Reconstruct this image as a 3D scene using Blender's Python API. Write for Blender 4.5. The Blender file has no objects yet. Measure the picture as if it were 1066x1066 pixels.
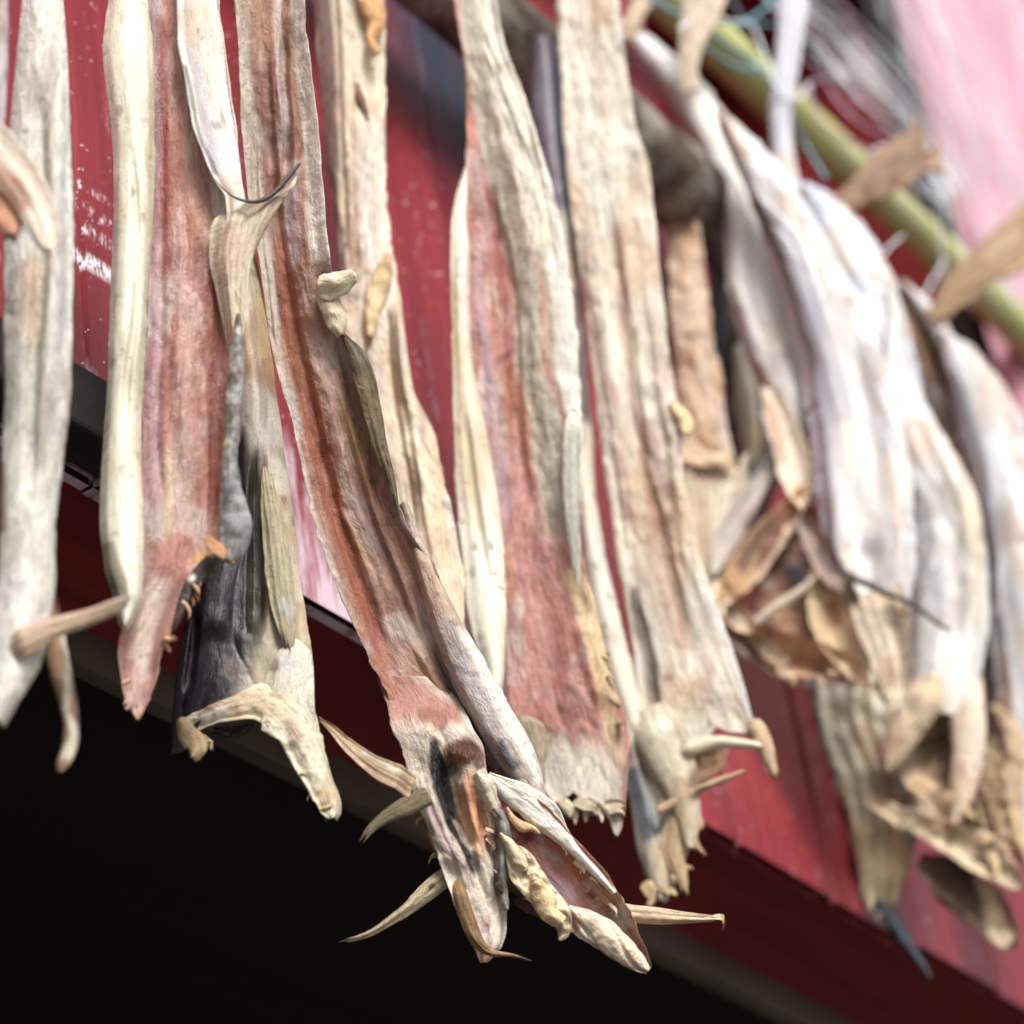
import bpy, math, random
import numpy as np
from mathutils import Vector, Matrix

random.seed(7)
SC = bpy.context.scene
COL = SC.collection

# ------------------------------------------------------------------ camera frame
F, CX, CY = 3000.0, 533.0, 533.0
CAM = np.array([0.0, 0.0, 1.6])
Xc = np.array([2438.0, 1594.0, 3000.0]); Xc /= np.linalg.norm(Xc)
Zc = np.array([-733.0, -4525.0, 3000.0]); Zc -= Xc * Zc.dot(Xc); Zc /= np.linalg.norm(Zc)
Yc = np.cross(Zc, Xc)
RIGHT = np.array([Xc[0], Yc[0], Zc[0]])
DOWN = np.array([Xc[1], Yc[1], Zc[1]])
FWD = np.array([Xc[2], Yc[2], Zc[2]])

def ray(px, py):
    px = np.asarray(px, float); py = np.asarray(py, float)
    return ((px - CX) / F)[..., None] * RIGHT + ((py - CY) / F)[..., None] * DOWN + FWD

def at_y(px, py, Y):
    r = ray(px, py)
    return CAM + r * (Y / r[..., 1])[..., None]

def at_z(px, py, Z):
    r = ray(px, py)
    return CAM + r * ((Z - CAM[2]) / r[..., 2])[..., None]

# ------------------------------------------------------------------ noise
def _hash(ix, iy, seed):
    h = (ix.astype(np.int64) * 374761393 + iy.astype(np.int64) * 668265263 + seed * 1442695041) & 0x7fffffff
    h = ((h ^ (h >> 13)) * 1274126177) & 0x7fffffff
    h = (h ^ (h >> 16)) & 0xffff
    return h / 65535.0 * 2 - 1

def noise(x, y, seed=0):
    x = np.asarray(x, float); y = np.asarray(y, float)
    ix = np.floor(x); iy = np.floor(y); fx = x - ix; fy = y - iy
    fx = fx * fx * fx * (fx * (fx * 6 - 15) + 10); fy = fy * fy * fy * (fy * (fy * 6 - 15) + 10)
    a = _hash(ix, iy, seed); b = _hash(ix + 1, iy, seed); c = _hash(ix, iy + 1, seed); d = _hash(ix + 1, iy + 1, seed)
    return (a + (b - a) * fx) * (1 - fy) + (c + (d - c) * fx) * fy

def fbm(x, y, seed=0, octs=3, gain=0.5):
    s = 0; a = 1; t = 0
    for k in range(octs):
        s = s + a * noise(x * 2 ** k + 17.3 * k, y * 2 ** k - 9.1 * k, seed + k * 31); t += a; a *= gain
    return s / t * 1.5

def sstep(a, b, x):
    t = np.clip((x - a) / (b - a), 0, 1); return t * t * (3 - 2 * t)

def lin(c):
    c = np.asarray(c, float) / 255.0
    return np.where(c <= 0.04045, c / 12.92, ((c + 0.055) / 1.055) ** 2.4)

def pchip(xk, yk, x):
    """smooth interpolation without overshoot"""
    xk = np.asarray(xk, float); yk = np.asarray(yk, float)
    if len(xk) == 1: return np.full_like(x, yk[0])
    h = np.diff(xk); dl = np.diff(yk) / h
    m = np.zeros_like(yk); m[0] = dl[0]; m[-1] = dl[-1]
    for i in range(1, len(xk) - 1):
        m[i] = 0 if dl[i - 1] * dl[i] <= 0 else 2 * dl[i - 1] * dl[i] / (dl[i - 1] + dl[i])
    i = np.clip(np.searchsorted(xk, x) - 1, 0, len(h) - 1)
    t = np.clip((x - xk[i]) / h[i], 0, 1)
    t2, t3 = t * t, t * t * t
    return ((2 * t3 - 3 * t2 + 1) * yk[i] + (t3 - 2 * t2 + t) * h[i] * m[i]
            + (-2 * t3 + 3 * t2) * yk[i + 1] + (t3 - t2) * h[i] * m[i + 1])

# ------------------------------------------------------------------ materials
def newmat(name):
    m = bpy.data.materials.new(name); m.use_nodes = True
    nt = m.node_tree; nt.nodes.clear()
    out = nt.nodes.new('ShaderNodeOutputMaterial'); b = nt.nodes.new('ShaderNodeBsdfPrincipled')
    nt.links.new(b.outputs[0], out.inputs[0])
    return m, nt, b

def N(nt, t, **kw):
    n = nt.nodes.new(t)
    for k, v in kw.items():
        if k in n.inputs: n.inputs[k].default_value = v
        else: setattr(n, k, v)
    return n

def mathn(nt, op, a, b=None):
    n = nt.nodes.new('ShaderNodeMath'); n.operation = op
    for i, v in enumerate((a, b)):
        if v is None: continue
        if isinstance(v, (int, float)): n.inputs[i].default_value = v
        else: nt.links.new(v, n.inputs[i])
    return n.outputs[0]

def mixc(nt, fac, a, b, mode='MIX'):
    n = nt.nodes.new('ShaderNodeMix'); n.data_type = 'RGBA'; n.blend_type = mode
    for sock, v in ((n.inputs['Factor'], fac), (n.inputs[6], a), (n.inputs[7], b)):
        if isinstance(v, (int, float)): sock.default_value = v
        elif isinstance(v, tuple): sock.default_value = v
        else: nt.links.new(v, sock)
    return n.outputs[2]

def ramp(nt, fac, stops):
    n = nt.nodes.new('ShaderNodeValToRGB')
    el = n.color_ramp.elements
    while len(el) < len(stops): el.new(0.5)
    for e, (p, c) in zip(el, stops):
        e.position = p; e.color = (c, c, c, 1) if isinstance(c, (int, float)) else c
    nt.links.new(fac, n.inputs[0])
    return n.outputs[0]

def flesh_material(name, rough, fibre, bumpd, sss, bloom, cont=1.0):
    m, nt, b = newmat(name)
    col = N(nt, 'ShaderNodeAttribute', attribute_name='Col')
    uv = N(nt, 'ShaderNodeUVMap')
    def stretched(sx, sy, detail, scale=1.0, rough_=0.6, dist=0.0):
        mp = N(nt, 'ShaderNodeMapping'); mp.inputs['Scale'].default_value = (sx, sy, 1)
        nt.links.new(uv.outputs[0], mp.inputs[0])
        n = N(nt, 'ShaderNodeTexNoise', Scale=scale, Detail=detail, Roughness=rough_, Distortion=dist)
        nt.links.new(mp.outputs[0], n.inputs['Vector'])
        return n.outputs['Fac']
    n1 = stretched(fibre, fibre * 0.16, 5, 1.0, 0.65, 0.6)
    n2 = stretched(fibre * 0.35, fibre * 0.2, 6, 1.0, 0.7, 1.2)
    n3 = stretched(1400, 900, 2, 1.0, 0.6, 0.3)
    # fibre-scale variation of the dried surface's own colour
    f1 = ramp(nt, n1, [(0.28, 1 - .34 * cont), (0.5, 1.0), (0.72, 1 + .2 * cont)])
    f2 = ramp(nt, n2, [(0.3, 1 - .2 * cont), (0.55, 1.0), (0.75, 1 + .12 * cont)])
    c = mixc(nt, 1.0, col.outputs['Color'], f1, 'MULTIPLY')
    c = mixc(nt, 1.0, c, f2, 'MULTIPLY')
    f3 = ramp(nt, n3, [(0.3, 0.8), (0.5, 1.0), (0.7, 1.12)])
    c = mixc(nt, 1.0, c, f3, 'MULTIPLY')
    # salt bloom in the flesh's own tone, speckles and greasy patches
    bl = ramp(nt, stretched(fibre * 0.8, fibre * 0.3, 4, 1.0, 0.7, 2.0), [(0.56, 0.0), (0.74, 1.0)])
    c = mixc(nt, mathn(nt, 'MULTIPLY', bl, bloom), c, mixc(nt, 0.5, c, (0.80, 0.72, 0.66, 1), 'SCREEN'))
    spk = ramp(nt, stretched(330, 210, 3, 1.0, 0.5, 0.2), [(0.25, 1.0), (0.33, 0.0)])
    c = mixc(nt, mathn(nt, 'MULTIPLY', spk, 0.55), c, mixc(nt, 1.0, c, (0.32, 0.24, 0.2, 1), 'MULTIPLY'))
    grease = ramp(nt, stretched(70, 34, 4, 1.0, 0.6, 1.0), [(0.42, 0.0), (0.62, 1.0)])
    nt.links.new(c, b.inputs['Base Color'])
    r = ramp(nt, n2, [(0.3, rough - 0.08), (0.7, rough + 0.16)])
    r = mathn(nt, 'SUBTRACT', r, mathn(nt, 'MULTIPLY', grease, 0.16))
    nt.links.new(r, b.inputs['Roughness'])
    b.inputs['Specular IOR Level'].default_value = 0.45
    if sss:
        b.inputs['Subsurface Weight'].default_value = sss
        b.inputs['Subsurface Radius'].default_value = (1.0, 0.45, 0.3)
        b.inputs['Subsurface Scale'].default_value = 0.003
    h = mathn(nt, 'ADD', mathn(nt, 'MULTIPLY', n1, 1.0), mathn(nt, 'MULTIPLY', n2, 1.6))
    h = mathn(nt, 'ADD', h, mathn(nt, 'MULTIPLY', n3, 0.25))
    bp = N(nt, 'ShaderNodeBump', Strength=0.85, Distance=bumpd)
    nt.links.new(h, bp.inputs['Height']); nt.links.new(bp.outputs[0], b.inputs['Normal'])
    return m

FLESH = flesh_material('dried_flesh', 0.46, 460, 0.0015, 0.05, 0.5)
SKIN = flesh_material('dried_skin', 0.40, 340, 0.0005, 0.08, 0.15, 0.45)
FIN = flesh_material('fin_rays', 0.5, 700, 0.0009, 0.10, 0.1)

ALB = 0.80   # photo tone -> surface albedo
def A(c): return lin(c) * ALB

# ------------------------------------------------------------------ objects
def link(o, parent=None):
    COL.objects.link(o)
    if parent is not None: o.parent = parent
    return o

def thing(name, loc, label, cat, group=None):
    o = bpy.data.objects.new(name, None); o.empty_display_size = 0.05
    o.location = loc; link(o)
    o['label'] = label; o['category'] = cat
    if group: o['group'] = group
    return o

def mesh_obj(name, verts, faces, mat, parent=None, origin=(0, 0, 0), smooth=True):
    me = bpy.data.meshes.new(name)
    v = np.asarray(verts, float) - np.asarray(origin, float)
    me.from_pydata(v.tolist(), [], [tuple(f) for f in faces]); me.update()
    if smooth:
        me.polygons.foreach_set('use_smooth', [True] * len(me.polygons))
    me.materials.append(mat)
    o = bpy.data.objects.new(name, me)
    link(o, parent)
    return o

class Plane:
    """the vertical plane a fish hangs in"""
    def __init__(s, ax, ay, Y, yaw=0.0, tilt=12.0):
        s.P = at_y(ax, ay, Y)
        d = s.P - CAM; h = math.atan2(-d[1], -d[0]) + math.radians(yaw)
        t = math.radians(tilt)
        s.n = np.array([math.cos(h) * math.cos(t), math.sin(h) * math.cos(t), -math.sin(t)])
        s.mpp = float((s.P - CAM).dot(FWD)) / F
    def hit(s, px, py, off=0.0):
        r = ray(px, py)
        k = ((s.P + s.n * off - CAM).dot(s.n)) / (r @ s.n)
        return CAM + r * k[..., None]

def stripe_mask(P, pts, soft, warp, taper=0.0):
    """soft band round a polyline of (x, y, halfwidth) drawn on the sheet"""
    x = P[..., 0] + warp[0]; y = P[..., 1] + warp[1]
    best = np.full(x.shape, 9e9)
    pts = [tuple(map(float, p)) for p in pts]
    segs = list(zip(pts[:-1], pts[1:])) or [(pts[0], (pts[0][0], pts[0][1] + 1e-3, pts[0][2]))]
    acc = 0.0; tot = sum(math.hypot(b[0] - a[0], b[1] - a[1]) for a, b in segs) + 1e-9; tp = np.zeros(x.shape)
    for (x0, y0, w0), (x1, y1, w1) in segs:
        dx, dy = x1 - x0, y1 - y0; L = dx * dx + dy * dy + 1e-9
        t = np.clip(((x - x0) * dx + (y - y0) * dy) / L, 0, 1)
        d = np.hypot(x - x0 - t * dx, y - y0 - t * dy) / np.maximum(w0 + (w1 - w0) * t, 0.5)
        if taper:
            L0, Lt = acc, tot
            f = (L0 + t * math.sqrt(L)) / Lt
            tp = np.maximum(tp * (d >= best), np.where(d < best, sstep(0, taper, f) * sstep(1, 1 - taper, f), 0))
            acc += math.sqrt(L)
        best = np.minimum(best, d)
    m = 1 - sstep(1 - soft, 1 + soft, best)
    return m * tp if taper and len(pts) > 1 else m

SEED = [11]
THICK = dict(split_body=0.006, skin_flap=0.0028, flesh_shred=0.0024, belly_shred=0.002, pectoral_fin=0.0014, dorsal_fin=0.0014, tail_fin=0.0016, fin_rays=0.0016, fin_ray=0.0022, collar_bone=0.004, gut_tube=0.006, head_strip=0.007)
def build_sheet(name, parent, plane, P, base, *, mat=None, off=0.0, thick=None, bulge=0.0, curl=(0, 0), curlw=0.18,
                stripes=(), ridges=(), wr=1.0, rag=2.0, rays=0, rayamp=0.0007, mott=(), back=(150, 140, 122),
                bottom=None, warp=4.0, label=None, lumps=0.0, sink=0.0, endtaper=True, top_t=1.0):
    mat = mat or FLESH
    SEED[0] += 7; sd = SEED[0]
    if thick is None: thick = THICK.get(name, 0.005)
    if sink == 0 and name in ('pectoral_fin', 'fin_rays', 'skin_flap', 'tail_fin', 'dorsal_fin') and off > 0: sink = off * .9
    nv, nu, _ = P.shape
    u = np.linspace(0, 1, nu)[None, :].repeat(nv, 0); v = np.linspace(0, 1, nv)[:, None].repeat(nu, 1)
    s = P[..., 0] * plane.mpp; t = P[..., 1] * plane.mpp
    # along / across metric coordinates
    cl = P.mean(1); seg = np.r_[0, np.cumsum(np.hypot(*np.diff(cl, axis=0).T))] * plane.mpp
    wd = np.hypot(*(P[:, -1] - P[:, 0]).T) * plane.mpp
    ca = (u - 0.5) * wd[:, None]; la = seg[:, None].repeat(nu, 1)
    # ragged edges
    e = np.abs(2 * u - 1) ** 4 * np.sign(2 * u - 1)
    jig = (0.45 * fbm(la * 30, np.sign(u - .5) + 3.7, sd, 3, 0.6) + 0.5 * fbm(la * 120, np.sign(u - .5) + 9.7, sd + 1, 3, 0.7) * sstep(-.2, .6, noise(la * 25, u * 0 + np.sign(u - .5), sd + 2))) * rag
    dirw = P[:, -1] - P[:, 0]; dirw = dirw / (np.hypot(*dirw.T)[:, None] + 1e-6)
    Pj = P + dirw[:, None, :] * (np.abs(e) * jig)[..., None]
    if rays >= 3 and not bottom and mat is FIN:
        fr_ = noise(u * rays * 1.3 + 2.1, u * 0 + .5, sd + 23) * sstep(.55, 1.0, v)
        dl_ = np.gradient(P.mean(1), axis=0); dl_ /= (np.hypot(*dl_.T)[:, None] + 1e-6)
        Pj = Pj + dl_[:, None, :] * (fr_ * min(14.0, seg[-1] / plane.mpp * .12))[..., None]
    if bottom:
        bu = [b[0] for b in bottom]; bd = [b[1] for b in bottom]
        dy = pchip(bu, bd, u) + fbm(u * 9, u * 0 + 1, sd + 3, 3, 0.6) * rag * 1.5
        Pj = Pj.copy(); Pj[..., 1] += dy * sstep(0.86, 1.0, v)
    # relief, metres towards the viewer side of the sheet
    patch = sstep(-.35, .45, fbm(ca * 16 + 3, la * 9, sd + 19, 2))     # crinkled here, stretched smooth there
    cri = (0.25 + 0.95 * patch) * (0.22 if mat is SKIN else 0.9)
    d = bulge * (1 - (2 * u - 1) ** 2)
    d = d + curl[0] * sstep(curlw, 0, u) + curl[1] * sstep(1 - curlw, 1, u)
    d = d + wr * (0.0046 * fbm(ca * 22 + 5, la * 5, sd + 1, 2) + cri * 0.0016 * fbm(ca * 80 + 2.2 * noise(la * 11, ca * 15, sd + 5), la * 11, sd + 2, 3)
                  + cri * 0.0006 * fbm(ca * 210 + 3 * noise(la * 30, ca * 30, sd), la * 42, sd + 4, 3) + cri * 0.0009 * fbm(ca * 60 + la * 25, la * 70 - ca * 30, sd + 17, 3))
    # sharp longitudinal creases of drying
    cr = 1 - np.abs(fbm(ca * 60 + 0.7 * noise(la * 14, ca * 20, sd + 8), la * 5, sd + 9, 2))
    d = d - wr * (0.2 + 0.8 * cri) * 0.0020 * np.clip(cr - 0.72, 0, 1) / 0.28
    if lumps:
        d = d + lumps * 0.7 * fbm(ca * 75, la * 75, sd + 5, 4)
    d = d - sink * sstep(0.16 if name == 'pectoral_fin' else 0.22, 0.0, v)
    for amp, pts, soft in ridges:
        d = d + amp * stripe_mask(P, pts, soft, (2 * noise(la * 30, ca * 10, sd + 6), 0), 0.22)
    if rays:
        d = d + rayamp * np.cos(2 * math.pi * (u * rays + 0.45 * noise(la * 16, u * 4, sd + 7)))
    # thickness
    prof = np.sqrt(np.clip(1 - (2 * u - 1) ** 2, 0, 1))
    th = 0.0009 + thick * prof ** 0.8
    if endtaper: th = 0.0009 + (th - 0.0009) * (1 - 0.85 * sstep(0.93, 1.0, v))
    # colour: the thing's own pigment, with edge and gap shade in some stripes
    wx = fbm(ca * 50, la * 22, sd + 11, 3) * warp; wy = fbm(ca * 40 + 9, la * 20, sd + 12, 2) * warp
    C = np.empty((nv, nu, 3)); C[:] = A(base)
    g = fbm(ca * 90, la * 9, sd + 13, 3)
    C *= (1 + 0.16 * g)[..., None]
    g2 = fbm(ca * 30 + 4, la * 14, sd + 14, 3)
    C *= (1 + 0.10 * g2[..., None] * np.array([0.8, 1.0, 1.25]))
    if name == 'split_body':
        mott = tuple(mott) + (((206, 158, 104), 30, 15, .22, .40), ((126, 84, 66), 44, 20, .34, .42), ((228, 222, 214), 38, 26, .28, .45), ((96, 84, 76), 130, 90, .62, .5))
    elif name in ('skin_flap', 'collar_bone', 'head_strip'):
        mott = tuple(mott) + (((214, 176, 122), 34, 18, .25, .42), ((170, 150, 134), 60, 24, .34, .35), ((110, 88, 70), 150, 110, .6, .5))
    for c, fs, ft, thr, stg in mott:
        mk = sstep(thr, thr + 0.45, fbm(ca * fs + 31, la * ft, sd + 15 + int(fs), 3)) * stg
        C += (A(c) - C) * mk[..., None]
    for st in stripes:
        c, pts, stg = st[:3]; soft = st[3] if len(st) > 3 else 0.45
        mk = stripe_mask(P, pts, soft, (wx, wy), 0.07) * stg
        mk = mk * (1 - (0.18 - 0.3 * np.clip(fbm(ca * 120, la * 30, sd + 21, 2), -1, 0.6)) * min(1, (1.0 - stg) * 4))
        C += (A(c) - C) * np.clip(mk, 0, 1)[..., None]
    if rays:
        C *= (1 - 0.22 * (0.5 - 0.5 * np.cos(2 * math.pi * (u * rays + 0.45 * noise(la * 16, u * 4, sd + 7)))))[..., None]
    C = np.clip(C, 0.004, 0.86)
    base3 = plane.hit(Pj[..., 0], Pj[..., 1], off)
    front = base3 + plane.n * d[..., None]
    backp = base3 + plane.n * (d - th)[..., None]
    Cb = C * 0.4 + A(back) * 0.6
    V = np.concatenate([front.reshape(-1, 3), backp.reshape(-1, 3)])
    CC = np.concatenate([C.reshape(-1, 3), Cb.reshape(-1, 3)])
    UV = np.concatenate([np.stack([ca, la], -1).reshape(-1, 2)] * 2) + np.array([sd * 0.37 % 5, sd * 0.71 % 5])
    M = nv * nu
    idx = np.arange(M).reshape(nv, nu)
    a, b, c_, d_ = idx[:-1, :-1], idx[:-1, 1:], idx[1:, 1:], idx[1:, :-1]
    fr = np.stack([a, d_, c_, b], -1).reshape(-1, 4)
    bk = np.stack([a, b, c_, d_], -1).reshape(-1, 4) + M
    def rim(l, flip):
        q = np.stack([l[:-1], l[1:], l[1:] + M, l[:-1] + M], -1)
        return q[:, ::-1] if flip else q
    faces = np.concatenate([fr, bk, rim(idx[:, 0], True), rim(idx[:, -1], False), rim(idx[0], False), rim(idx[-1], True)])
    me = bpy.data.meshes.new(name)
    org = np.array(parent.location) if parent is not None else np.zeros(3)
    me.vertices.add(len(V)); me.vertices.foreach_set('co', (V - org).ravel())
    me.loops.add(len(faces) * 4); me.loops.foreach_set('vertex_index', faces.ravel().astype(np.int32))
    me.polygons.add(len(faces)); me.polygons.foreach_set('loop_start', np.arange(0, len(faces) * 4, 4, dtype=np.int32))
    me.polygons.foreach_set('loop_total', np.full(len(faces), 4, dtype=np.int32))
    me.polygons.foreach_set('use_smooth', np.ones(len(faces), dtype=bool))
    me.update(calc_edges=True)
    ca_ = me.color_attributes.new('Col', 'FLOAT_COLOR', 'POINT')
    ca_.data.foreach_set('color', np.concatenate([CC, np.ones((len(CC), 1))], 1).ravel().astype(np.float32))
    uvl = me.uv_layers.new(name='UVMap')
    uvl.data.foreach_set('uv', UV[faces.ravel()].ravel().astype(np.float32))
    me.materials.append(mat)
    o = bpy.data.objects.new(name, me); link(o, parent)
    if label: o['label'] = label
    return o

def rows(name, parent, plane, R, base, step=2.3, **kw):
    """a sheet given as (y, left x, right x) stations"""
    y = [r[0] for r in R]
    wmax = max(r[2] - r[1] for r in R)
    nv = max(10, int((y[-1] - y[0]) / step)); nu = max(9, int(wmax / step * 1.15))
    yy = np.linspace(y[0], y[-1], nv)
    xl = pchip(y, [r[1] for r in R], yy); xr = pchip(y, [r[2] for r in R], yy)
    u = np.linspace(0, 1, nu)
    P = np.stack([xl[:, None] + (xr - xl)[:, None] * u, yy[:, None].repeat(nu, 1)], -1)
    return build_sheet(name, parent, plane, P, base, **kw)

def tatters(parent, plane, edge, n, base, seed, side=1, size=10, off=.006):
    """small torn shreds standing off a cut edge"""
    r = random.Random(seed); e = np.array(edge, float); e = catmull(e, 10)
    for k in range(n):
        i = r.randrange(3, len(e) - 3); x, y = e[i]; L = size * r.uniform(.35, 1.5); a = r.uniform(-.7, 1.7)
        w_ = L * r.uniform(.35, .9)
        q = [(x - side * 5, y - 3, w_ * .9), (x + side * L * .15 * math.cos(a), y + L * .3 * math.sin(a), w_), (x + side * L * .55 * math.cos(a), y + L * .6 * math.sin(a) + 2, w_ * .6), (x + side * L * .8 * math.cos(a + .3), y + L * math.sin(a + .3) + 3, w_ * .15)]
        j = r.uniform(-22, 12); b = [min(255, max(0, v + j)) for v in base]
        ribbon('flesh_shred', parent, plane, q, b, off=off, bulge=.001, curl=(r.uniform(-.002, .003), r.uniform(-.002, .003)), rag=3, lumps=.002, wr=.6, step=1.6, thick=.0012)

def ribbon(name, parent, plane, pts, base, step=2.3, **kw):
    """a sheet given as a centre line of (x, y, full width) stations"""
    p = np.array(pts, float)
    sg = np.r_[0, np.cumsum(np.hypot(*np.diff(p[:, :2], axis=0).T))]
    n = max(8, int(sg[-1] / step)); tt = np.linspace(0, sg[-1], n)
    x = pchip(sg, p[:, 0], tt); y = pchip(sg, p[:, 1], tt); w = pchip(sg, p[:, 2], tt)
    k = max(1, n // 14)                                       # smooth the centre line a little
    def sm(a):
        q = np.pad(a, k, mode='reflect', reflect_type='odd'); return np.convolve(q, np.ones(2 * k + 1) / (2 * k + 1), 'valid')
    x, y = sm(x), sm(y)
    tx, ty = np.gradient(x), np.gradient(y); L = np.hypot(tx, ty) + 1e-9
    nx, ny = ty / L, -tx / L                                   # to the right when heading down
    nx, ny = (nx, ny)
    nu = max(8, int(w.max() / step * 1.15)); u = np.linspace(-0.5, 0.5, nu)
    P = np.stack([x[:, None] + (nx * w)[:, None] * u, y[:, None] + (ny * w)[:, None] * u], -1)
    return build_sheet(name, parent, plane, P, base, **kw)

def tube_mesh(lines, sides=6):
    """lines: list of (points Nx3, radius or radii) -> verts, faces"""
    V = []; Fc = []
    for pts, rad in lines:
        pts = np.asarray(pts, float); n = len(pts)
        rad = np.full(n, rad) if np.isscalar(rad) else np.asarray(rad)
        tg = np.gradient(pts, axis=0); tg /= np.linalg.norm(tg, axis=1)[:, None] + 1e-9
        up = np.array([0.3, 0.2, 0.93]); a = np.cross(tg, up); a /= np.linalg.norm(a, axis=1)[:, None] + 1e-9
        b = np.cross(tg, a)
        o = len(V)
        for i in range(n):
            for k in range(sides):
                an = 2 * math.pi * k / sides
                V.append(pts[i] + rad[i] * (math.cos(an) * a[i] + math.sin(an) * b[i]))
        for i in range(n - 1):
            for k in range(sides):
                k2 = (k + 1) % sides
                Fc.append((o + i * sides + k, o + i * sides + k2, o + (i + 1) * sides + k2, o + (i + 1) * sides + k))
        Fc.append(tuple(o + k for k in range(sides))[::-1]); Fc.append(tuple(o + (n - 1) * sides + k for k in range(sides)))
    return V, Fc

def catmull(pts, n=8):
    p = np.asarray(pts, float)
    if len(p) < 3: return np.linspace(p[0], p[-1], n)
    q = np.vstack([2 * p[0] - p[1], p, 2 * p[-1] - p[-2]]); out = []
    for i in range(1, len(q) - 2):
        for t in np.linspace(0, 1, n, endpoint=False):
            out.append(0.5 * ((2 * q[i]) + (-q[i - 1] + q[i + 1]) * t + (2 * q[i - 1] - 5 * q[i] + 4 * q[i + 1] - q[i + 2]) * t * t
                              + (-q[i - 1] + 3 * q[i] - 3 * q[i + 1] + q[i + 2]) * t ** 3))
    out.append(p[-1]); return np.array(out)

def box_geo(V, Fc, x0, x1, y0, y1, z0, z1):
    o = len(V)
    V += [(x0, y0, z0), (x1, y0, z0), (x1, y1, z0), (x0, y1, z0), (x0, y0, z1), (x1, y0, z1), (x1, y1, z1), (x0, y1, z1)]
    Fc += [(o, o + 3, o + 2, o + 1), (o + 4, o + 5, o + 6, o + 7), (o, o + 1, o + 5, o + 4), (o + 1, o + 2, o + 6, o + 5),
           (o + 2, o + 3, o + 7, o + 6), (o + 3, o, o + 4, o + 7)]

YW = 0.96                      # outer face of the board wall
ZB = CAM[2] + 1.021            # lower edge of the wall
POLE_Y, POLE_Z = 0.885, CAM[2] + 1.668

HORG = np.array([1.5, 1.5, 0.0])
def wood_material(name, col, col2, rough=0.6, scale=1.0, axis='Z', wear=None, bump=0.0015, extra=None):
    m, nt, b = newmat(name)
    tc = N(nt, 'ShaderNodeTexCoord'); mp = N(nt, 'ShaderNodeMapping')
    s = [60 * scale] * 3; s['XYZ'.index(axis)] = 3.0 * scale
    mp.inputs['Scale'].default_value = s
    nt.links.new(tc.outputs['Object'], mp.inputs[0])
    g = N(nt, 'ShaderNodeTexNoise', Scale=1.0, Detail=7, Roughness=0.65, Distortion=0.6)
    nt.links.new(mp.outputs[0], g.inputs['Vector'])
    big = N(nt, 'ShaderNodeTexNoise', Scale=5.0, Detail=4, Roughness=0.6)
    nt.links.new(tc.outputs['Object'], big.inputs['Vector'])
    f = ramp(nt, g.outputs['Fac'], [(0.3, 0.0), (0.7, 1.0)])
    c = mixc(nt, f, (*col, 1), (*col2, 1))
    c = mixc(nt, 1.0, c, ramp(nt, big.outputs['Fac'], [(0.3, 0.72), (0.7, 1.25)]), 'MULTIPLY')
    if extra: c = extra(nt, tc, c, g, big)
    nt.links.new(c, b.inputs['Base Color'])
    nt.links.new(ramp(nt, g.outputs['Fac'], [(0.3, rough + 0.12), (0.7, rough - 0.12)]), b.inputs['Roughness'])
    bp = N(nt, 'ShaderNodeBump', Strength=0.7, Distance=bump)
    nt.links.new(g.outputs['Fac'], bp.inputs['Height']); nt.links.new(bp.outputs[0], b.inputs['Normal'])
    b.inputs['Specular IOR Level'].default_value = 0.3
    return m

def near_mask(nt, tc, centre, radii, noisefac=None):
    """1 inside an ellipsoid of the object's own space, fading outwards"""
    mp = N(nt, 'ShaderNodeMapping'); mp.vector_type = 'POINT'
    mp.inputs['Location'].default_value = [-c / r for c, r in zip(centre, radii)]
    mp.inputs['Scale'].default_value = [1 / r for r in radii]
    nt.links.new(tc.outputs['Object'], mp.inputs[0])
    l = N(nt, 'ShaderNodeVectorMath', operation='LENGTH'); nt.links.new(mp.outputs[0], l.inputs[0])
    return ramp(nt, l.outputs['Value'], [(0.45, 1.0), (1.0, 0.0)])

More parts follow.
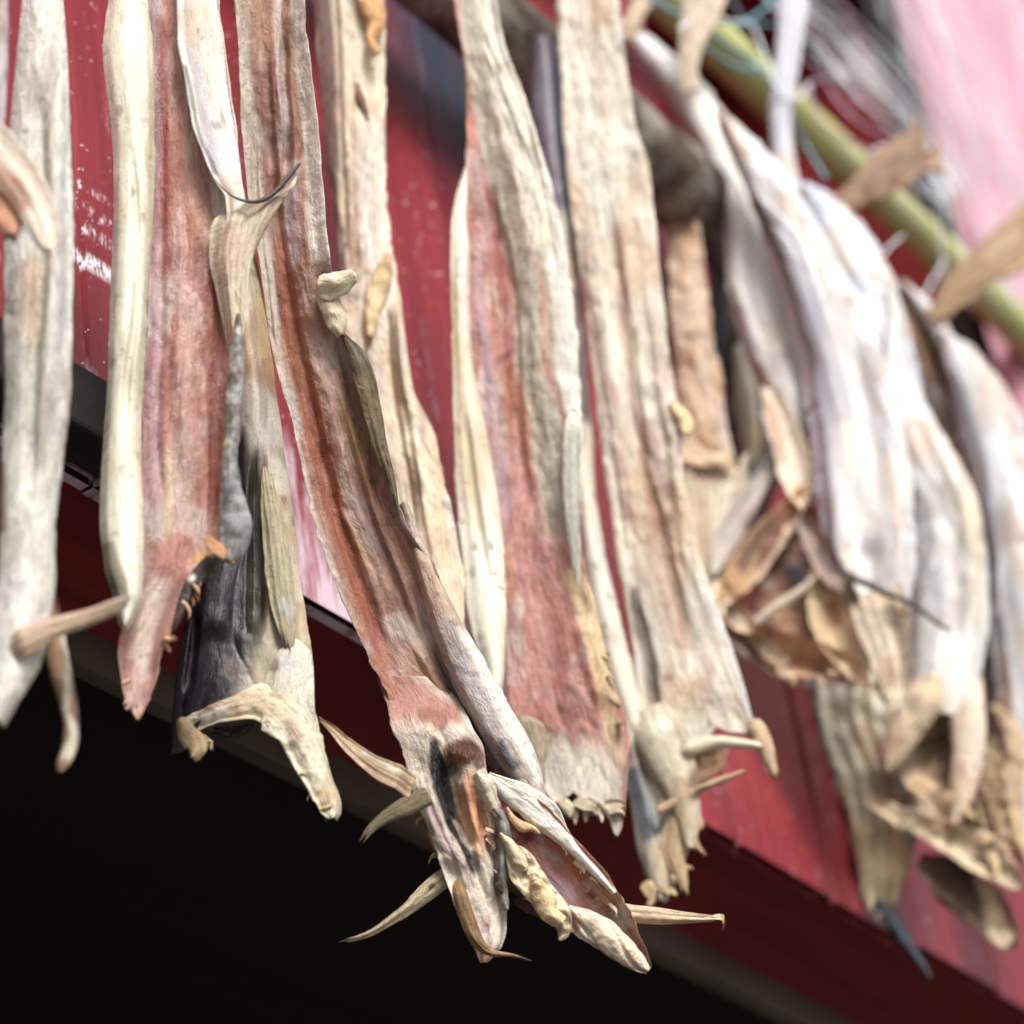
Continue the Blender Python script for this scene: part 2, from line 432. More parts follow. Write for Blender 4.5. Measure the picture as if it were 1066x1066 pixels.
def wall_extra(nt, tc, c, g, big):
    # white remains of an old coat, scraped into short strokes between the boards' grain
    mp = N(nt, 'ShaderNodeMapping'); mp.inputs['Scale'].default_value = (800, 60, 130)
    nt.links.new(tc.outputs['Object'], mp.inputs[0])
    n = N(nt, 'ShaderNodeTexNoise', Scale=1.0, Detail=3, Roughness=0.6); nt.links.new(mp.outputs[0], n.inputs['Vector'])
    white = (0.72, 0.70, 0.74, 1)
    for (px, py), (rx, rz), t in (((97, 200), (0.045, 0.005), 0.56), ((97, 222), (0.045, 0.006), 0.56), ((100, 245), (0.045, 0.007), 0.54), ((98, 276), (0.050, 0.0095), 0.44)):
        p = at_y(px, py, YW) - HORG
        k = near_mask(nt, tc, p, (rx, 0.05, rz))
        f = ramp(nt, n.outputs['Fac'], [(t, 0.0), (t + 0.05, 0.9)])
        c = mixc(nt, mathn(nt, 'MULTIPLY', k, f), c, white)
    # flecks
    n2 = N(nt, 'ShaderNodeTexNoise', Scale=230.0, Detail=2, Roughness=0.5); nt.links.new(tc.outputs['Object'], n2.inputs['Vector'])
    c = mixc(nt, ramp(nt, n2.outputs['Fac'], [(0.695, 0.0), (0.72, 0.8)]), c, white)
    c = mixc(nt, ramp(nt, n2.outputs['Fac'], [(0.285, 0.8), (0.31, 0.0)]), c, (0.02, 0.012, 0.014, 1))
    # bleached, flaking paint towards the drip edge
    sep = N(nt, 'ShaderNodeSeparateXYZ'); nt.links.new(tc.outputs['Object'], sep.inputs[0])
    low = N(nt, 'ShaderNodeMapRange'); low.inputs[1].default_value = ZB + 0.16; low.inputs[2].default_value = ZB
    nt.links.new(sep.outputs['Z'], low.inputs[0])
    mp3 = N(nt, 'ShaderNodeMapping'); mp3.inputs['Scale'].default_value = (55, 30, 9)
    nt.links.new(tc.outputs['Object'], mp3.inputs[0])
    n3 = N(nt, 'ShaderNodeTexNoise', Scale=1.0, Detail=6, Roughness=0.7); nt.links.new(mp3.outputs[0], n3.inputs['Vector'])
    lx = N(nt, 'ShaderNodeMapRange'); lx.inputs[1].default_value = 1.75 - 1.5; lx.inputs[2].default_value = 1.45 - 1.5; lx.inputs[3].default_value = 0.03; lx.inputs[4].default_value = 0.30
    nt.links.new(sep.outputs['X'], lx.inputs[0])
    s = mathn(nt, 'ADD', mathn(nt, 'MULTIPLY', low.outputs[0], lx.outputs[0]), n3.outputs['Fac'])
    c = mixc(nt, ramp(nt, s, [(0.64, 0.0), (0.82, 0.85)]), c, (0.62, 0.50, 0.58, 1))
    # a tarry blue-black stain high on the boards
    p = at_y(474, 30, YW) - HORG
    k = near_mask(nt, tc, p, (0.15, 0.15, 0.30))
    k = mathn(nt, 'MULTIPLY', k, ramp(nt, n3.outputs['Fac'], [(0.3, 0.75), (0.55, 1.0)]))
    c = mixc(nt, k, c, (0.010, 0.016, 0.036, 1))
    return c

RED = wood_material('red_painted_boards', (0.24, 0.019, 0.028), (0.14, 0.010, 0.014), 0.40, 1.0, 'Z', extra=wall_extra); RED.node_tree.nodes['Principled BSDF'].inputs['Specular IOR Level'].default_value = 0.6
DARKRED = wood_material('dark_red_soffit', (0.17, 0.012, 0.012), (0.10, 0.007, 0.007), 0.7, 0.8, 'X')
INRED = wood_material('brightened_red_boards', (0.36, 0.035, 0.05), (0.26, 0.02, 0.03), 0.6, 0.8, 'Z')  # red lifted to stand in for light inside the hatch
PINK = wood_material('overlit_faded_boards', (0.60, 0.36, 0.43), (0.50, 0.24, 0.30), 0.6, 0.7, 'Z')  # faded red, with overexposed light painted in as pale pink
GREYWOOD = wood_material('weathered_grey_wood', (0.16, 0.135, 0.12), (0.05, 0.042, 0.038), 0.75, 0.8, 'X')
BATTEN = wood_material('tarred_batten', (0.035, 0.026, 0.026), (0.012, 0.010, 0.011), 0.7, 1.0, 'X')
BEAMW = wood_material('raw_beam', (0.10, 0.078, 0.06), (0.05, 0.038, 0.03), 0.7, 0.7, 'X')
BLACKW = wood_material('shade_black_wood', (0.007, 0.0035, 0.0012), (0.0035, 0.0018, 0.0008), 0.9, 0.6, 'X')  # darkness under the house put into a near-black wood colour
def pole_extra(nt, tc, c, g, big):
    n = N(nt, 'ShaderNodeTexNoise', Scale=22.0, Detail=5, Roughness=0.7); nt.links.new(tc.outputs['Object'], n.inputs['Vector'])
    c = mixc(nt, ramp(nt, n.outputs['Fac'], [(0.45, 0.0), (0.62, 0.85)]), c, (0.34, 0.31, 0.27, 1))
    return mixc(nt, ramp(nt, n.outputs['Fac'], [(0.30, 0.8), (0.40, 0.0)]), c, (0.03, 0.022, 0.016, 1))
POLEW = wood_material('bark_stripped_pole', (0.13, 0.095, 0.07), (0.06, 0.042, 0.032), 0.75, 1.2, 'X', bump=0.004, extra=pole_extra)
def moss_extra(nt, tc, c, g, big):
    n = N(nt, 'ShaderNodeTexNoise', Scale=14.0, Detail=4, Roughness=0.6); nt.links.new(tc.outputs['Object'], n.inputs['Vector'])
    c = mixc(nt, ramp(nt, n.outputs['Fac'], [(0.50, 0.0), (0.66, 0.8)]), c, (0.52, 0.52, 0.34, 1))
    return mixc(nt, ramp(nt, n.outputs['Fac'], [(0.24, 0.7), (0.33, 0.0)]), c, (0.34, 0.14, 0.03, 1))
MOSSY = wood_material('algae_green_pole', (0.56, 0.58, 0.26), (0.42, 0.46, 0.17), 0.8, 1.0, 'X', extra=moss_extra)

def structure(o): o['kind'] = 'structure'; return o

# ground, far below the rack, as one sheet to the horizon
gm, nt, b = newmat('gravelly_ground')
n = N(nt, 'ShaderNodeTexNoise', Scale=6.0, Detail=8, Roughness=0.7); tc = N(nt, 'ShaderNodeTexCoord')
nt.links.new(tc.outputs['Object'], n.inputs['Vector'])
nt.links.new(mixc(nt, n.outputs['Fac'], (0.14, 0.13, 0.12, 1), (0.34, 0.32, 0.29, 1)), b.inputs['Base Color']); b.inputs['Roughness'].default_value = 0.95
S = 400
structure(mesh_obj('ground', [(-S, -S, 0), (S, -S, 0), (S, S, 0), (-S, S, 0)], [(0, 1, 2, 3)], gm))

# ---- the boarded upper storey, its soffit and what carries it
HX0, HX1, HZ0, HZ1 = 2.03, 2.79, CAM[2] + 1.72, CAM[2] + 2.62      # the hatch
WX0, WX1, WZ1 = -0.6, 6.2, CAM[2] + 3.3
house = thing('boathouse', (1.5, 1.5, 0), 'red boarded boathouse wall behind the hanging fish, open and black underneath', 'boathouse')
org = house.location
V, Fc = [], []
bw = 0.1505; x = 1.1165 - 12 * bw; rnd = random.Random(3)
def board(x0, x1, z0, z1, dy):
    o = len(V); g = 0.0007; c = 0.0022
    xs = [(x0 + g, 0.0055), (x0 + g + c, 0), (x1 - g - c, 0), (x1 - g, 0.0055)]
    nz = max(2, int((z1 - z0) / 0.03)); zs = np.linspace(z0, z1, nz)
    for z in zs:
        for k, (xx, yy) in enumerate(xs):
            wob = 0.0009 * float(noise(z * 9, x0 * 31 + k, 5)) * (1 if k in (0, 3) else 0.4)
            V.append((xx + wob, YW + dy + yy + 0.0012 * float(noise(z * 2.5, x0 * 17 + (k > 1), 9)), z))
    for i in range(nz - 1):
        for k in range(3):
            q = o + i * 4 + k; Fc.append((q, q + 1, q + 5, q + 4))
    b0 = len(V); zq = [(x0 + g, z0), (x1 - g, z0), (x1 - g, z1), (x0 + g, z1)]
    V.extend([(a, YW + 0.014, z) for a, z in zq])
    l = o; r = o + 3; tl_ = o + (nz - 1) * 4; tr_ = tl_ + 3
    Fc.extend([(o, b0, b0 + 1, o + 3), (o, o + 1, o + 2, o + 3)][:1])
while x < WX1:
    x1 = x + bw * (1 if rnd.random() < 0.8 else 1.0)
    dz = rnd.uniform(-0.0025, 0.0025); dy = rnd.uniform(-0.0012, 0.0012)
    if x1 <= HX0 + 0.01 or x >= HX1 - 0.01: board(x, x1, ZB + dz, WZ1, dy)
    else: board(x, x1, ZB + dz, HZ0, dy); board(x, x1, HZ1, WZ1, dy)
    x = x1
mesh_obj('board_wall', V, Fc, RED, house, org, smooth=False)
V, Fc = [], []
box_geo(V, Fc, WX0, HX0, YW + 0.0145, YW + 0.05, ZB + 0.035, WZ1); box_geo(V, Fc, HX1, WX1, YW + 0.0145, YW + 0.05, ZB + 0.035, WZ1)
box_geo(V, Fc, HX0, HX1, YW + 0.0145, YW + 0.05, ZB + 0.035, HZ0)
box_geo(V, Fc, HX0 + 0.001, HX1 - 0.001, YW + 0.0145, YW + 0.05, HZ1, WZ1 - 0.001)
mesh_obj('wall_backing', V, Fc, BLACKW, house, org, smooth=False)
# hatch: reveal boards and the dim room behind
V, Fc = [], []
box_geo(V, Fc, HX0 - 0.02, HX0, YW + 0.051, YW + 0.30, HZ0 - 0.02, HZ1 + 0.02); box_geo(V, Fc, HX1, HX1 + 0.02, YW + 0.051, YW + 0.30, HZ0 - 0.02, HZ1 + 0.02)
box_geo(V, Fc, HX0, HX1, YW + 0.051, YW + 0.30, HZ0 - 0.02, HZ0 - 0.001); box_geo(V, Fc, HX0, HX1, YW + 0.051, YW + 0.30, HZ1 + 0.001, HZ1 + 0.02)
hatch = mesh_obj('hatch', V, Fc, DARKRED, house, org, smooth=False)
V, Fc = [], []
for k in range(5):
    xx = HX0 + (HX1 - HX0) * k / 5; box_geo(V, Fc, xx + 0.002, xx + (HX1 - HX0) / 5 - 0.002, YW + 0.301 + 0.002 * (k % 2), YW + 0.33, HZ0 - 0.02, HZ1 + 0.02)
mesh_obj('inner_boarding', V, Fc, INRED, hatch, (0, 0, 0), smooth=False).location = -Vector(org)
V, Fc = [], []
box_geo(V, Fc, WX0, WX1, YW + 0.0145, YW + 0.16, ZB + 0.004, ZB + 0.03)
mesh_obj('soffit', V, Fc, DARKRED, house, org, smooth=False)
ZBM = ZB - 0.028
V, Fc = [], []
box_geo(V, Fc, WX0, WX1, 1.086, 1.098, ZBM, ZB + 0.0035)
mesh_obj('beam', V, Fc, BEAMW, house, org, smooth=False)
V, Fc = [], []
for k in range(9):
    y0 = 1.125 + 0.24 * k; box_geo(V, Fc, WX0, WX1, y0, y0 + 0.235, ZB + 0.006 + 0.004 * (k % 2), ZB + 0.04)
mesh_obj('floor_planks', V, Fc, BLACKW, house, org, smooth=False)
V, Fc = [], []
box_geo(V, Fc, WX0, WX1, 1.62, 1.74, ZB - 0.06, ZB + 0.004)
JOIST = wood_material('old_joist', (0.060, 0.028, 0.009), (0.03, 0.014, 0.006), 0.9, 0.6, 'X')
mesh_obj('joist', V, Fc, JOIST, house, org, smooth=False)
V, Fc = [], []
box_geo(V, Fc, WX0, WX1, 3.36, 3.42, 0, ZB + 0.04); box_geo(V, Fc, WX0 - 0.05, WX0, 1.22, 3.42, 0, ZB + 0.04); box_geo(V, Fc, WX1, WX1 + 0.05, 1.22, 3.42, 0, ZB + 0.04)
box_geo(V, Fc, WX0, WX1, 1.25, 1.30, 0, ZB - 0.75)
mesh_obj('understorey_dark_box', V, Fc, BLACKW, house, org, smooth=False)  # closing walls added to keep the underside dark

# weathered batten nailed low on the wall
p0 = at_y(96, 434, YW)[2]
V, Fc = [], []
box_geo(V, Fc, 0.2, 1.205, YW - 0.034, YW - 0.002, ZB - 0.001, ZB + 0.047)
bt = mesh_obj('wall_batten', V, Fc, BATTEN, None, (0, 0, 0), smooth=False)
bm_mod = bt.modifiers.new('soft_edges', 'BEVEL'); bm_mod.width = 0.003; bm_mod.segments = 2
bt['label'] = 'dark weathered batten along the bottom edge of the red wall'; bt['category'] = 'batten'

# wall boards beside the hatch as an added panel; overexposure painted in its pink
sh = thing('overlit_wall_panel', (3.3, 0.93, HZ0), 'faded pink wall boards at upper right, overexposure put in their colour, behind the white netting', 'shutter')
V, Fc = [], []
for k in range(8):
    x0 = HX1 - 0.02 + 0.135 * k; dy = rnd.uniform(0, 0.003)
    box_geo(V, Fc, x0 + 0.0015, x0 + 0.1335, YW - 0.030 + dy, YW - 0.004, HZ0 - 0.55, HZ1 + 0.3)
mesh_obj('overlit_panel_boards', V, Fc, PINK, sh, sh.location, smooth=False)

# ---- rack poles
def pole(name, c0, c1, r, mat, label, knots):
    ln = np.linspace(c0, c1, 90); rr = []
    for i, q in enumerate(ln):
        ln[i] = q + np.array([0, 0.004 * noise(i * 0.11, 3.1, knots), 0.005 * noise(i * 0.09, 8.3, knots)])
        rr.append(r * (1 + 0.07 * float(noise(i * 0.35, 1.7, knots))))
    V, Fc = tube_mesh([(ln, rr)], 20)
    o = mesh_obj(name, V, Fc, mat); o['label'] = label; o['category'] = 'pole'; return o
pole('rack_pole', (-0.4, POLE_Y, POLE_Z - 0.01), (6.2, POLE_Y, POLE_Z + 0.01), 0.037, POLEW, 'thick grey brown weathered pole the fish hang over', 4)
g0 = at_y(880, 172, 0.905)
pole('rack_pole', (1.0, 0.905, g0[2]), (6.2, 0.905, g0[2]), 0.024, MOSSY, 'yellow green algae-covered pole passing in front of the dark hatch', 9)

# ---- netting
NETW, nt, b = newmat('white_nylon_twine'); b.inputs['Base Color'].default_value = (0.78, 0.83, 0.90, 1); b.inputs['Roughness'].default_value = 0.35
NETT, nt, b = newmat('teal_nylon_twine'); b.inputs['Base Color'].default_value = (0.16, 0.36, 0.44, 1); b.inputs['Roughness'].default_value = 0.4
NETL, nt, b = newmat('lilac_nylon_twine'); b.inputs['Base Color'].default_value = (0.50, 0.30, 0.42, 1); b.inputs['Roughness'].default_value = 0.4
net = thing('fishing_net', at_y(900, 60, 0.86), 'tangled white and teal nylon fishing net hung at upper right', 'net')
def twine(px, Y, r):
    p = np.array([at_y(a, c, Y + 0.012 * math.sin(a * 0.05 + c * 0.03)) for a, c in px]); return (catmull(p, 7), r * 0.75)
teal = [twine(q, 0.84, 0.0022) for q in ([(640, -30), (690, 5), (735, 32), (778, 62), (812, 98), (838, 150), (860, 186)], [(745, -30), (765, 5), (778, 22), (810, 28), (840, 45), (860, 75), (885, 92)],
        [(778, 22), (800, 6), (830, -20)], [(700, -20), (735, 15), (770, 26), (778, 22)], [(725, 42), (760, 66), (790, 76)], [(560, -60), (640, -20), (700, 12), (760, 50), (795, 75)])]
V, Fc = tube_mesh(teal); mesh_obj('teal_mesh', V, Fc, NETT, net, net.location)
lil = [twine(q, 0.85, 0.0019) for q in ([(820, 45), (850, 72), (872, 105), (895, 128), (920, 142), (950, 160)], [(842, 86), (850, 120), (880, 145), (910, 158)], [(842, 86), (870, 82), (890, 104), (895, 110)],
        [(895, 106), (915, 120), (935, 150), (950, 175)], [(826, 100), (842, 88)], [(838, 20), (860, 60), (893, 105)], [(870, -10), (900, 50), (940, 110)])]
V, Fc = tube_mesh(lil); mesh_obj('lilac_mesh', V, Fc, NETL, net, net.location)
wl = [twine(q, 0.83, 0.0016) for q in ([(706, 30), (730, 18), (760, 22), (785, 30), (812, 98), (835, 100), (842, 86)], [(905, 160), (920, 152), (945, 155), (952, 172), (940, 185), (920, 180), (905, 160)],
        [(945, 180), (960, 200), (975, 206)], [(930, 180), (945, 190), (950, 172)], [(985, 270), (972, 290), (960, 312)], [(915, 272), (925, 258), (940, 245)], [(968, 150), (978, 190), (985, 230)])]
rn = random.Random(5)
for k in range(18):                                           # the gathered bundle
    a = rn.gauss(0, 1); b_ = rn.gauss(0, 1)
    o_ = 15 * a; p_ = 4 * b_
    wl.append(twine([(785 + o_, -70 - o_ * .5), (826 + o_ + p_, -4 - o_ * .5), (872 + o_ * .9, 46 - o_ * .6 + p_), (922 + o_ * .8 + p_, 98 - o_ * .7), (966 + o_ * .7, 152 - o_ * .6 + p_), (1000 + o_, 205 - o_ * .5)], 0.85 + 0.004 * b_, 0.0010))
for k in range(34):                                           # loose web over the pink boards
    x0 = 925 + 150 * rn.random(); sl = rn.uniform(0.2, 0.75); j = rn.gauss(0, 10)
    wl.append(twine([(x0 - 60 * sl, -60), (x0 + j, 20), (x0 + 90 * sl, 120 + j), (x0 + 170 * sl + j, 215), (x0 + 260 * sl, 320)], 0.87, 0.0009))
V, Fc = tube_mesh(wl, 5); mesh_obj('white_mesh', V, Fc, NETW, net, net.location)
CREAM = (240, 233, 216); CREAM2 = (246, 241, 228); WHITE = (250, 247, 240); LILAC = (196, 182, 190); GREY = (190, 180, 166); DGREY = (100, 90, 82)
BLACK = (34, 30, 34); RED_ = (178, 98, 82); DRED = (142, 66, 50); PINKF = (200, 142, 130); BROWN = (120, 74, 52); TAN = (204, 170, 126); AMBER = (222, 172, 112)
PEACH = (232, 190, 152); BLUEG = (112, 126, 138); MAROON = (84, 40, 42); OLIVE = (120, 110, 84); ORANGE = (196, 110, 72); STRAW = (226, 200, 160)
GRP = 'dried cod hanging from the rack'
def fish(px, py, Y, label, yaw=0, tilt=12):
    pl = Plane(px, py, Y, yaw, tilt)
    return thing('dried_cod', pl.P, label, 'dried fish', GRP), pl

# 0 -- fish cut by the left edge of the frame
t, p = fish(-30, 200, 0.80, 'dried cod at the left frame edge with a curled peach fin tip', 0, 8)
rows('split_body', t, p, [(-90, -80, 12), (0, -80, 10), (80, -80, 8), (150, -84, 3), (260, -95, -14), (500, -100, -18), (700, -80, -30)], LILAC, stripes=[(CREAM, [(-40, -90, 25), (-40, 400, 25)], .8)], bulge=.008, step=3)
ribbon('pectoral_fin', t, p, [(-40, 120, 40), (0, 165, 44), (28, 200, 40), (44, 232, 34), (50, 258, 18), (52, 266, 5)], (252, 236, 216), off=.012, bulge=.003, curl=(-.002, .003), rays=2, step=2.6,
       stripes=[((190, 130, 98), [(-20, 180, 16), (8, 200, 14), (22, 228, 12)], .9), (BLACK, [(8, 247, 7)], .95)])
ribbon('fin_shred', t, p, [(-25, 190, 30), (0, 215, 36), (12, 236, 24), (10, 250, 12)], (206, 150, 118), off=.006, bulge=.004, step=2.6, stripes=[(BLACK, [(8, 246, 8)], 1)])

# 1
t, p = fish(35, 400, 0.835, 'blurred cream white dried cod nearest the left edge, long smooth belly', 0, 10)
rows('split_body', t, p, [(-90, 24, 62), (0, 22, 66), (60, 17, 70), (150, 8, 74), (230, 3, 77), (300, 3, 76), (400, 4, 74), (480, 2, 66), (560, 0, 57), (600, -2, 58), (650, -12, 51), (690, -16, 42), (740, -14, 14), (757, -12, 4)], (236, 232, 220),
     bulge=.010, wr=.9, step=2.6, stripes=[((190, 180, 160), [(50, 60, 5), (52, 160, 8), (48, 280, 6), (44, 420, 7), (40, 520, 6)], .8), (LILAC, [(62, 180, 6), (64, 320, 6), (50, 470, 8)], .6), (WHITE, [(15, 590, 20), (20, 660, 24), (0, 740, 18)], .9),
     ((150, 118, 96), [(2, 480, 4), (1, 560, 5)], .8), ((110, 108, 120), [(3, 330, 3), (4, 430, 3)], .8)], ridges=[(-.006, [(38, 80, 6), (45, 250, 6), (34, 420, 6), (28, 560, 7)], .6), (.005, [(58, 60, 8), (60, 300, 8), (46, 500, 8)], .6)])
ribbon('pectoral_fin', t, p, [(4, 676, 34), (30, 668, 30), (55, 656, 23), (85, 647, 18), (110, 637, 16), (126, 630, 10), (129, 629, 4)], (228, 198, 170), off=.010, bulge=.005, rays=4, step=2.6, stripes=[(CREAM2, [(118, 634, 9), (128, 630, 8)], .9)], mat=FIN)
ribbon('belly_shred', t, p, [(46, 600, 8), (54, 640, 15), (60, 690, 22), (68, 720, 20), (74, 755, 15), (73, 780, 16), (66, 795, 15), (62, 806, 5)], (160, 124, 96), off=-.02, bulge=.003, curl=(0, .006), wr=.6, step=2.6, stripes=[(CREAM, [(66, 650, 4), (77, 705, 5), (70, 745, 3), (80, 770, 5), (68, 800, 7)], .9)])

# 2
t, p = fish(190, 400, 0.835, 'split dried cod with pinkish red flesh between cream flaps and a webbed fin', 4, 16)
rows('split_body', t, p, [(-90, 142, 226), (0, 150, 228), (50, 154, 233), (120, 156, 243), (200, 158, 251), (260, 157, 256), (300, 155, 254), (350, 152, 251), (420, 148, 248), (480, 147, 242), (540, 147, 233), (590, 144, 220), (620, 136, 202), (650, 127, 184), (680, 123, 168), (710, 126, 162), (730, 131, 154), (746, 141, 147)], (196, 136, 124),
     bulge=-.004, curl=(.003, .006), rag=3, ridges=[(-.006, [(168, 60, 6), (166, 250, 6), (160, 430, 7), (164, 560, 7)], .6), (.005, [(195, 200, 12), (195, 380, 14), (200, 520, 14)], .7), (-.004, [(228, 260, 5), (226, 420, 6), (222, 560, 6)], .6)],
     stripes=[((196, 172, 182), [(160, -60, 5), (162, 140, 7), (163, 260, 6), (157, 380, 7), (158, 470, 10), (156, 570, 12)], .7, .8), ((160, 78, 62), [(166, 10, 5), (168, 80, 6), (172, 180, 7), (174, 300, 5)], .75), (DRED, [(214, 280, 5), (222, 360, 6), (224, 470, 6), (222, 560, 7)], .75),
     ((208, 170, 152), [(192, 100, 5), (205, 190, 8), (222, 280, 7)], .7), ((206, 150, 138), [(190, 340, 10), (200, 420, 9), (196, 500, 9)], .55), (CREAM, [(203, -60, 26), (215, 60, 24), (238, 150, 20), (243, 250, 16), (247, 340, 8), (247, 420, 4)], .95),
     (STRAW, [(175, 455, 5), (176, 500, 6), (178, 560, 5)], .7), (AMBER, [(205, 572, 10), (217, 585, 6)], .9), ((150, 100, 90), [(190, 600, 14), (170, 640, 12)], .5), ((218, 190, 178), [(172, 590, 14), (160, 630, 22), (148, 680, 22), (144, 720, 16), (142, 750, 10)], .8, .7), ((232, 214, 198), [(168, 596, 7), (156, 640, 8), (146, 690, 8), (140, 726, 7)], .9), ((146, 92, 84), [(188, 604, 4), (172, 650, 4), (158, 700, 4)], .7), ((170, 118, 116), [(134, 680, 5), (134, 720, 5)], .7), ((226, 196, 184), [(186, 200, 7), (192, 330, 9), (188, 450, 9), (192, 560, 10)], .5, .8), ((176, 120, 118), [(135, 680, 6), (150, 725, 10)], .6), (TAN, [(147, 742, 5)], .9)],
     mott=[((226, 192, 180), 70, 30, .05, .6), ((140, 70, 60), 60, 22, .3, .5), ((170, 96, 84), 150, 60, .2, .5)])
rows('skin_flap', t, p, [(-80, 122, 158), (0, 112, 159), (50, 107, 160), (110, 113, 161), (170, 118, 161), (250, 117, 158), (300, 115, 155), (380, 113, 150), (450, 108, 147), (540, 104, 150), (590, 108, 149), (620, 118, 148), (645, 123, 140), (656, 127, 132)], (238, 233, 212), mat=SKIN, off=.010, bulge=.008, curl=(-.004, -.003), wr=.8,
     ridges=[(-.004, [(138, 150, 3), (142, 300, 3), (125, 480, 4)], .7)], stripes=[((196, 180, 140), [(157, 60, 3), (158, 250, 3), (150, 420, 3), (150, 520, 4)], .7), ((186, 190, 176), [(120, 230, 7), (122, 330, 8)], .4), (OLIVE, [(112, 560, 6), (126, 612, 8), (130, 640, 6)], .8), (WHITE, [(130, 500, 9), (136, 590, 6)], .7)])
rows('skin_flap', t, p, [(-80, 182, 228), (0, 184, 226), (40, 184, 232), (80, 192, 236), (130, 200, 244), (165, 212, 249), (190, 224, 252), (206, 234, 255), (250, 238, 258), (300, 244, 256), (350, 246, 252)], (232, 228, 222), mat=SKIN, off=.013, bulge=.005, curl=(.003, 0), wr=.7,
     stripes=[((205, 198, 214), [(204, 60, 5), (216, 130, 5), (228, 180, 5)], .6), ((70, 66, 64), [(192, 62, 2.2), (203, 110, 2.0), (211, 150, 2.5), (226, 185, 2.5)], .8)])
rows('pectoral_fin', t, p, [(172, 307, 312), (184, 297, 309), (196, 286, 302), (204, 268, 298), (210, 236, 294), (222, 222, 287), (240, 218, 277), (262, 219, 266), (290, 225, 259), (320, 232, 256), (350, 238, 253), (380, 244, 251)], (234, 218, 192), off=.017, bulge=.001, curl=(-.014, .002), curlw=.4, wr=.7, rays=6, rayamp=.0003, rag=1, thick=.0016,
     stripes=[((150, 110, 92), [(306, 178, 4), (292, 205, 5), (272, 250, 4), (262, 270, 3)], .7), ((210, 170, 150), [(240, 230, 10), (236, 300, 8)], .5), ((170, 140, 120), [(240, 214, 5), (280, 212, 4)], .5)])
L_ = [(224, 187), (235, 199), (248, 207), (264, 210), (278, 206), (290, 196), (302, 182), (312, 170)]
pts = catmull([p.hit(np.float64(a), np.float64(b), .022) for a, b in L_], 8)
V, Fc = tube_mesh([(pts, np.interp(np.linspace(0, 1, len(pts)), [0, .3, .55, .9, 1], [.0003, .0008, .0017, .0015, .0010]))], 8)
HORN, nt, b = newmat('dark_horny_edge'); b.inputs['Base Color'].default_value = (.055, .042, .034, 1); b.inputs['Roughness'].default_value = .5
mesh_obj('fin_edge', V, Fc, HORN, t, t.location)
ribbon('gut_tube', t, p, [(247, 335, 8), (247, 370, 16), (243, 420, 18), (240, 470, 17), (238, 505, 20), (242, 525, 28), (246, 550, 34), (243, 572, 28), (236, 588, 12)], (168, 164, 162), off=.012, bulge=.006, wr=1.5, lumps=.005, rag=3, stripes=[((112, 116, 120), [(246, 540, 14), (240, 570, 12)], .6), (STRAW, [(226, 462, 6), (236, 470, 4)], .8), (CREAM, [(249, 350, 5)], .6)], mott=[(OLIVE, 120, 90, .05, .7), ((90, 92, 96), 160, 100, .3, .7)])
ribbon('belly_shred', t, p, [(226, 572, 8), (214, 590, 18), (200, 606, 16), (190, 628, 12), (180, 655, 5)], (64, 52, 48), off=.006, bulge=.003, wr=1.3, lumps=.002, stripes=[(WHITE, [(202, 604, 4)], .9), (AMBER, [(222, 576, 5)], .8)])
ribbon('belly_shred', t, p, [(214, 560, 10), (226, 575, 16), (238, 585, 12), (244, 588, 4)], (176, 128, 88), off=.012, bulge=.001, lumps=.004, rag=4, thick=.0015)

tatters(t, p, [(222, 575), (200, 620), (175, 665), (162, 700)], 8, (214, 168, 130), 4, 1, 10)
tatters(t, p, [(135, 690), (130, 725), (146, 742)], 4, (214, 176, 160), 5, -1, 7)
# 2b dark skinned fish behind
t, p = fish(262, 600, 0.885, 'dark grey skinned dried cod with a pale forked collar bone and striped fin', 0, 10)
rows('split_body', t, p, [(-90, 176, 220), (0, 182, 222), (120, 192, 238), (200, 202, 248), (250, 216, 260), (280, 225, 269), (340, 235, 279), (420, 244, 289), (500, 238, 301), (560, 224, 309), (600, 208, 313), (640, 195, 319), (690, 185, 325), (730, 180, 327), (766, 178, 326)], (172, 160, 136), mat=SKIN, bulge=.014, wr=1.0,
     bottom=[(0, 22), (.1, 16), (.3, -20), (1, -20)], ridges=[(-.012, [(270, 470, 7), (268, 600, 8), (268, 680, 8)], .5), (.006, [(228, 560, 16), (220, 680, 18)], .6), (-.005, [(206, 640, 4), (197, 720, 5)], .6)],
     stripes=[((30, 22, 32), [(246, 440, 8), (242, 500, 18), (238, 560, 28), (228, 610, 38), (222, 670, 46), (206, 740, 44), (200, 790, 40)], 1.0, .3), ((28, 24, 30), [(262, 470, 6), (268, 560, 7), (270, 640, 8), (262, 690, 10)], .9), ((70, 60, 74), [(232, 595, 10), (252, 570, 6), (248, 640, 7)], .6), ((112, 92, 82), [(250, 706, 12), (236, 730, 10)], .7), ((96, 84, 72), [(300, 440, 4), (306, 520, 4)], .5), ((112, 100, 90), [(262, 330, 3), (270, 400, 4), (276, 460, 4)], .7), ((198, 186, 156), [(310, 600, 6), (318, 680, 6)], .7)],
     mott=[((140, 128, 110), 120, 60, .3, .25)])
ribbon('pectoral_fin', t, p, [(275, 470, 5), (279, 505, 14), (285, 550, 24), (291, 600, 28), (296, 640, 24), (300, 668, 15), (301, 678, 8)], (196, 184, 148), mat=FIN, off=.016, bulge=.003, rays=8, rayamp=.0009, wr=.5, stripes=[((206, 206, 214), [(298, 640, 10)], .5), ((120, 76, 60), [(292, 676, 9)], .7)])
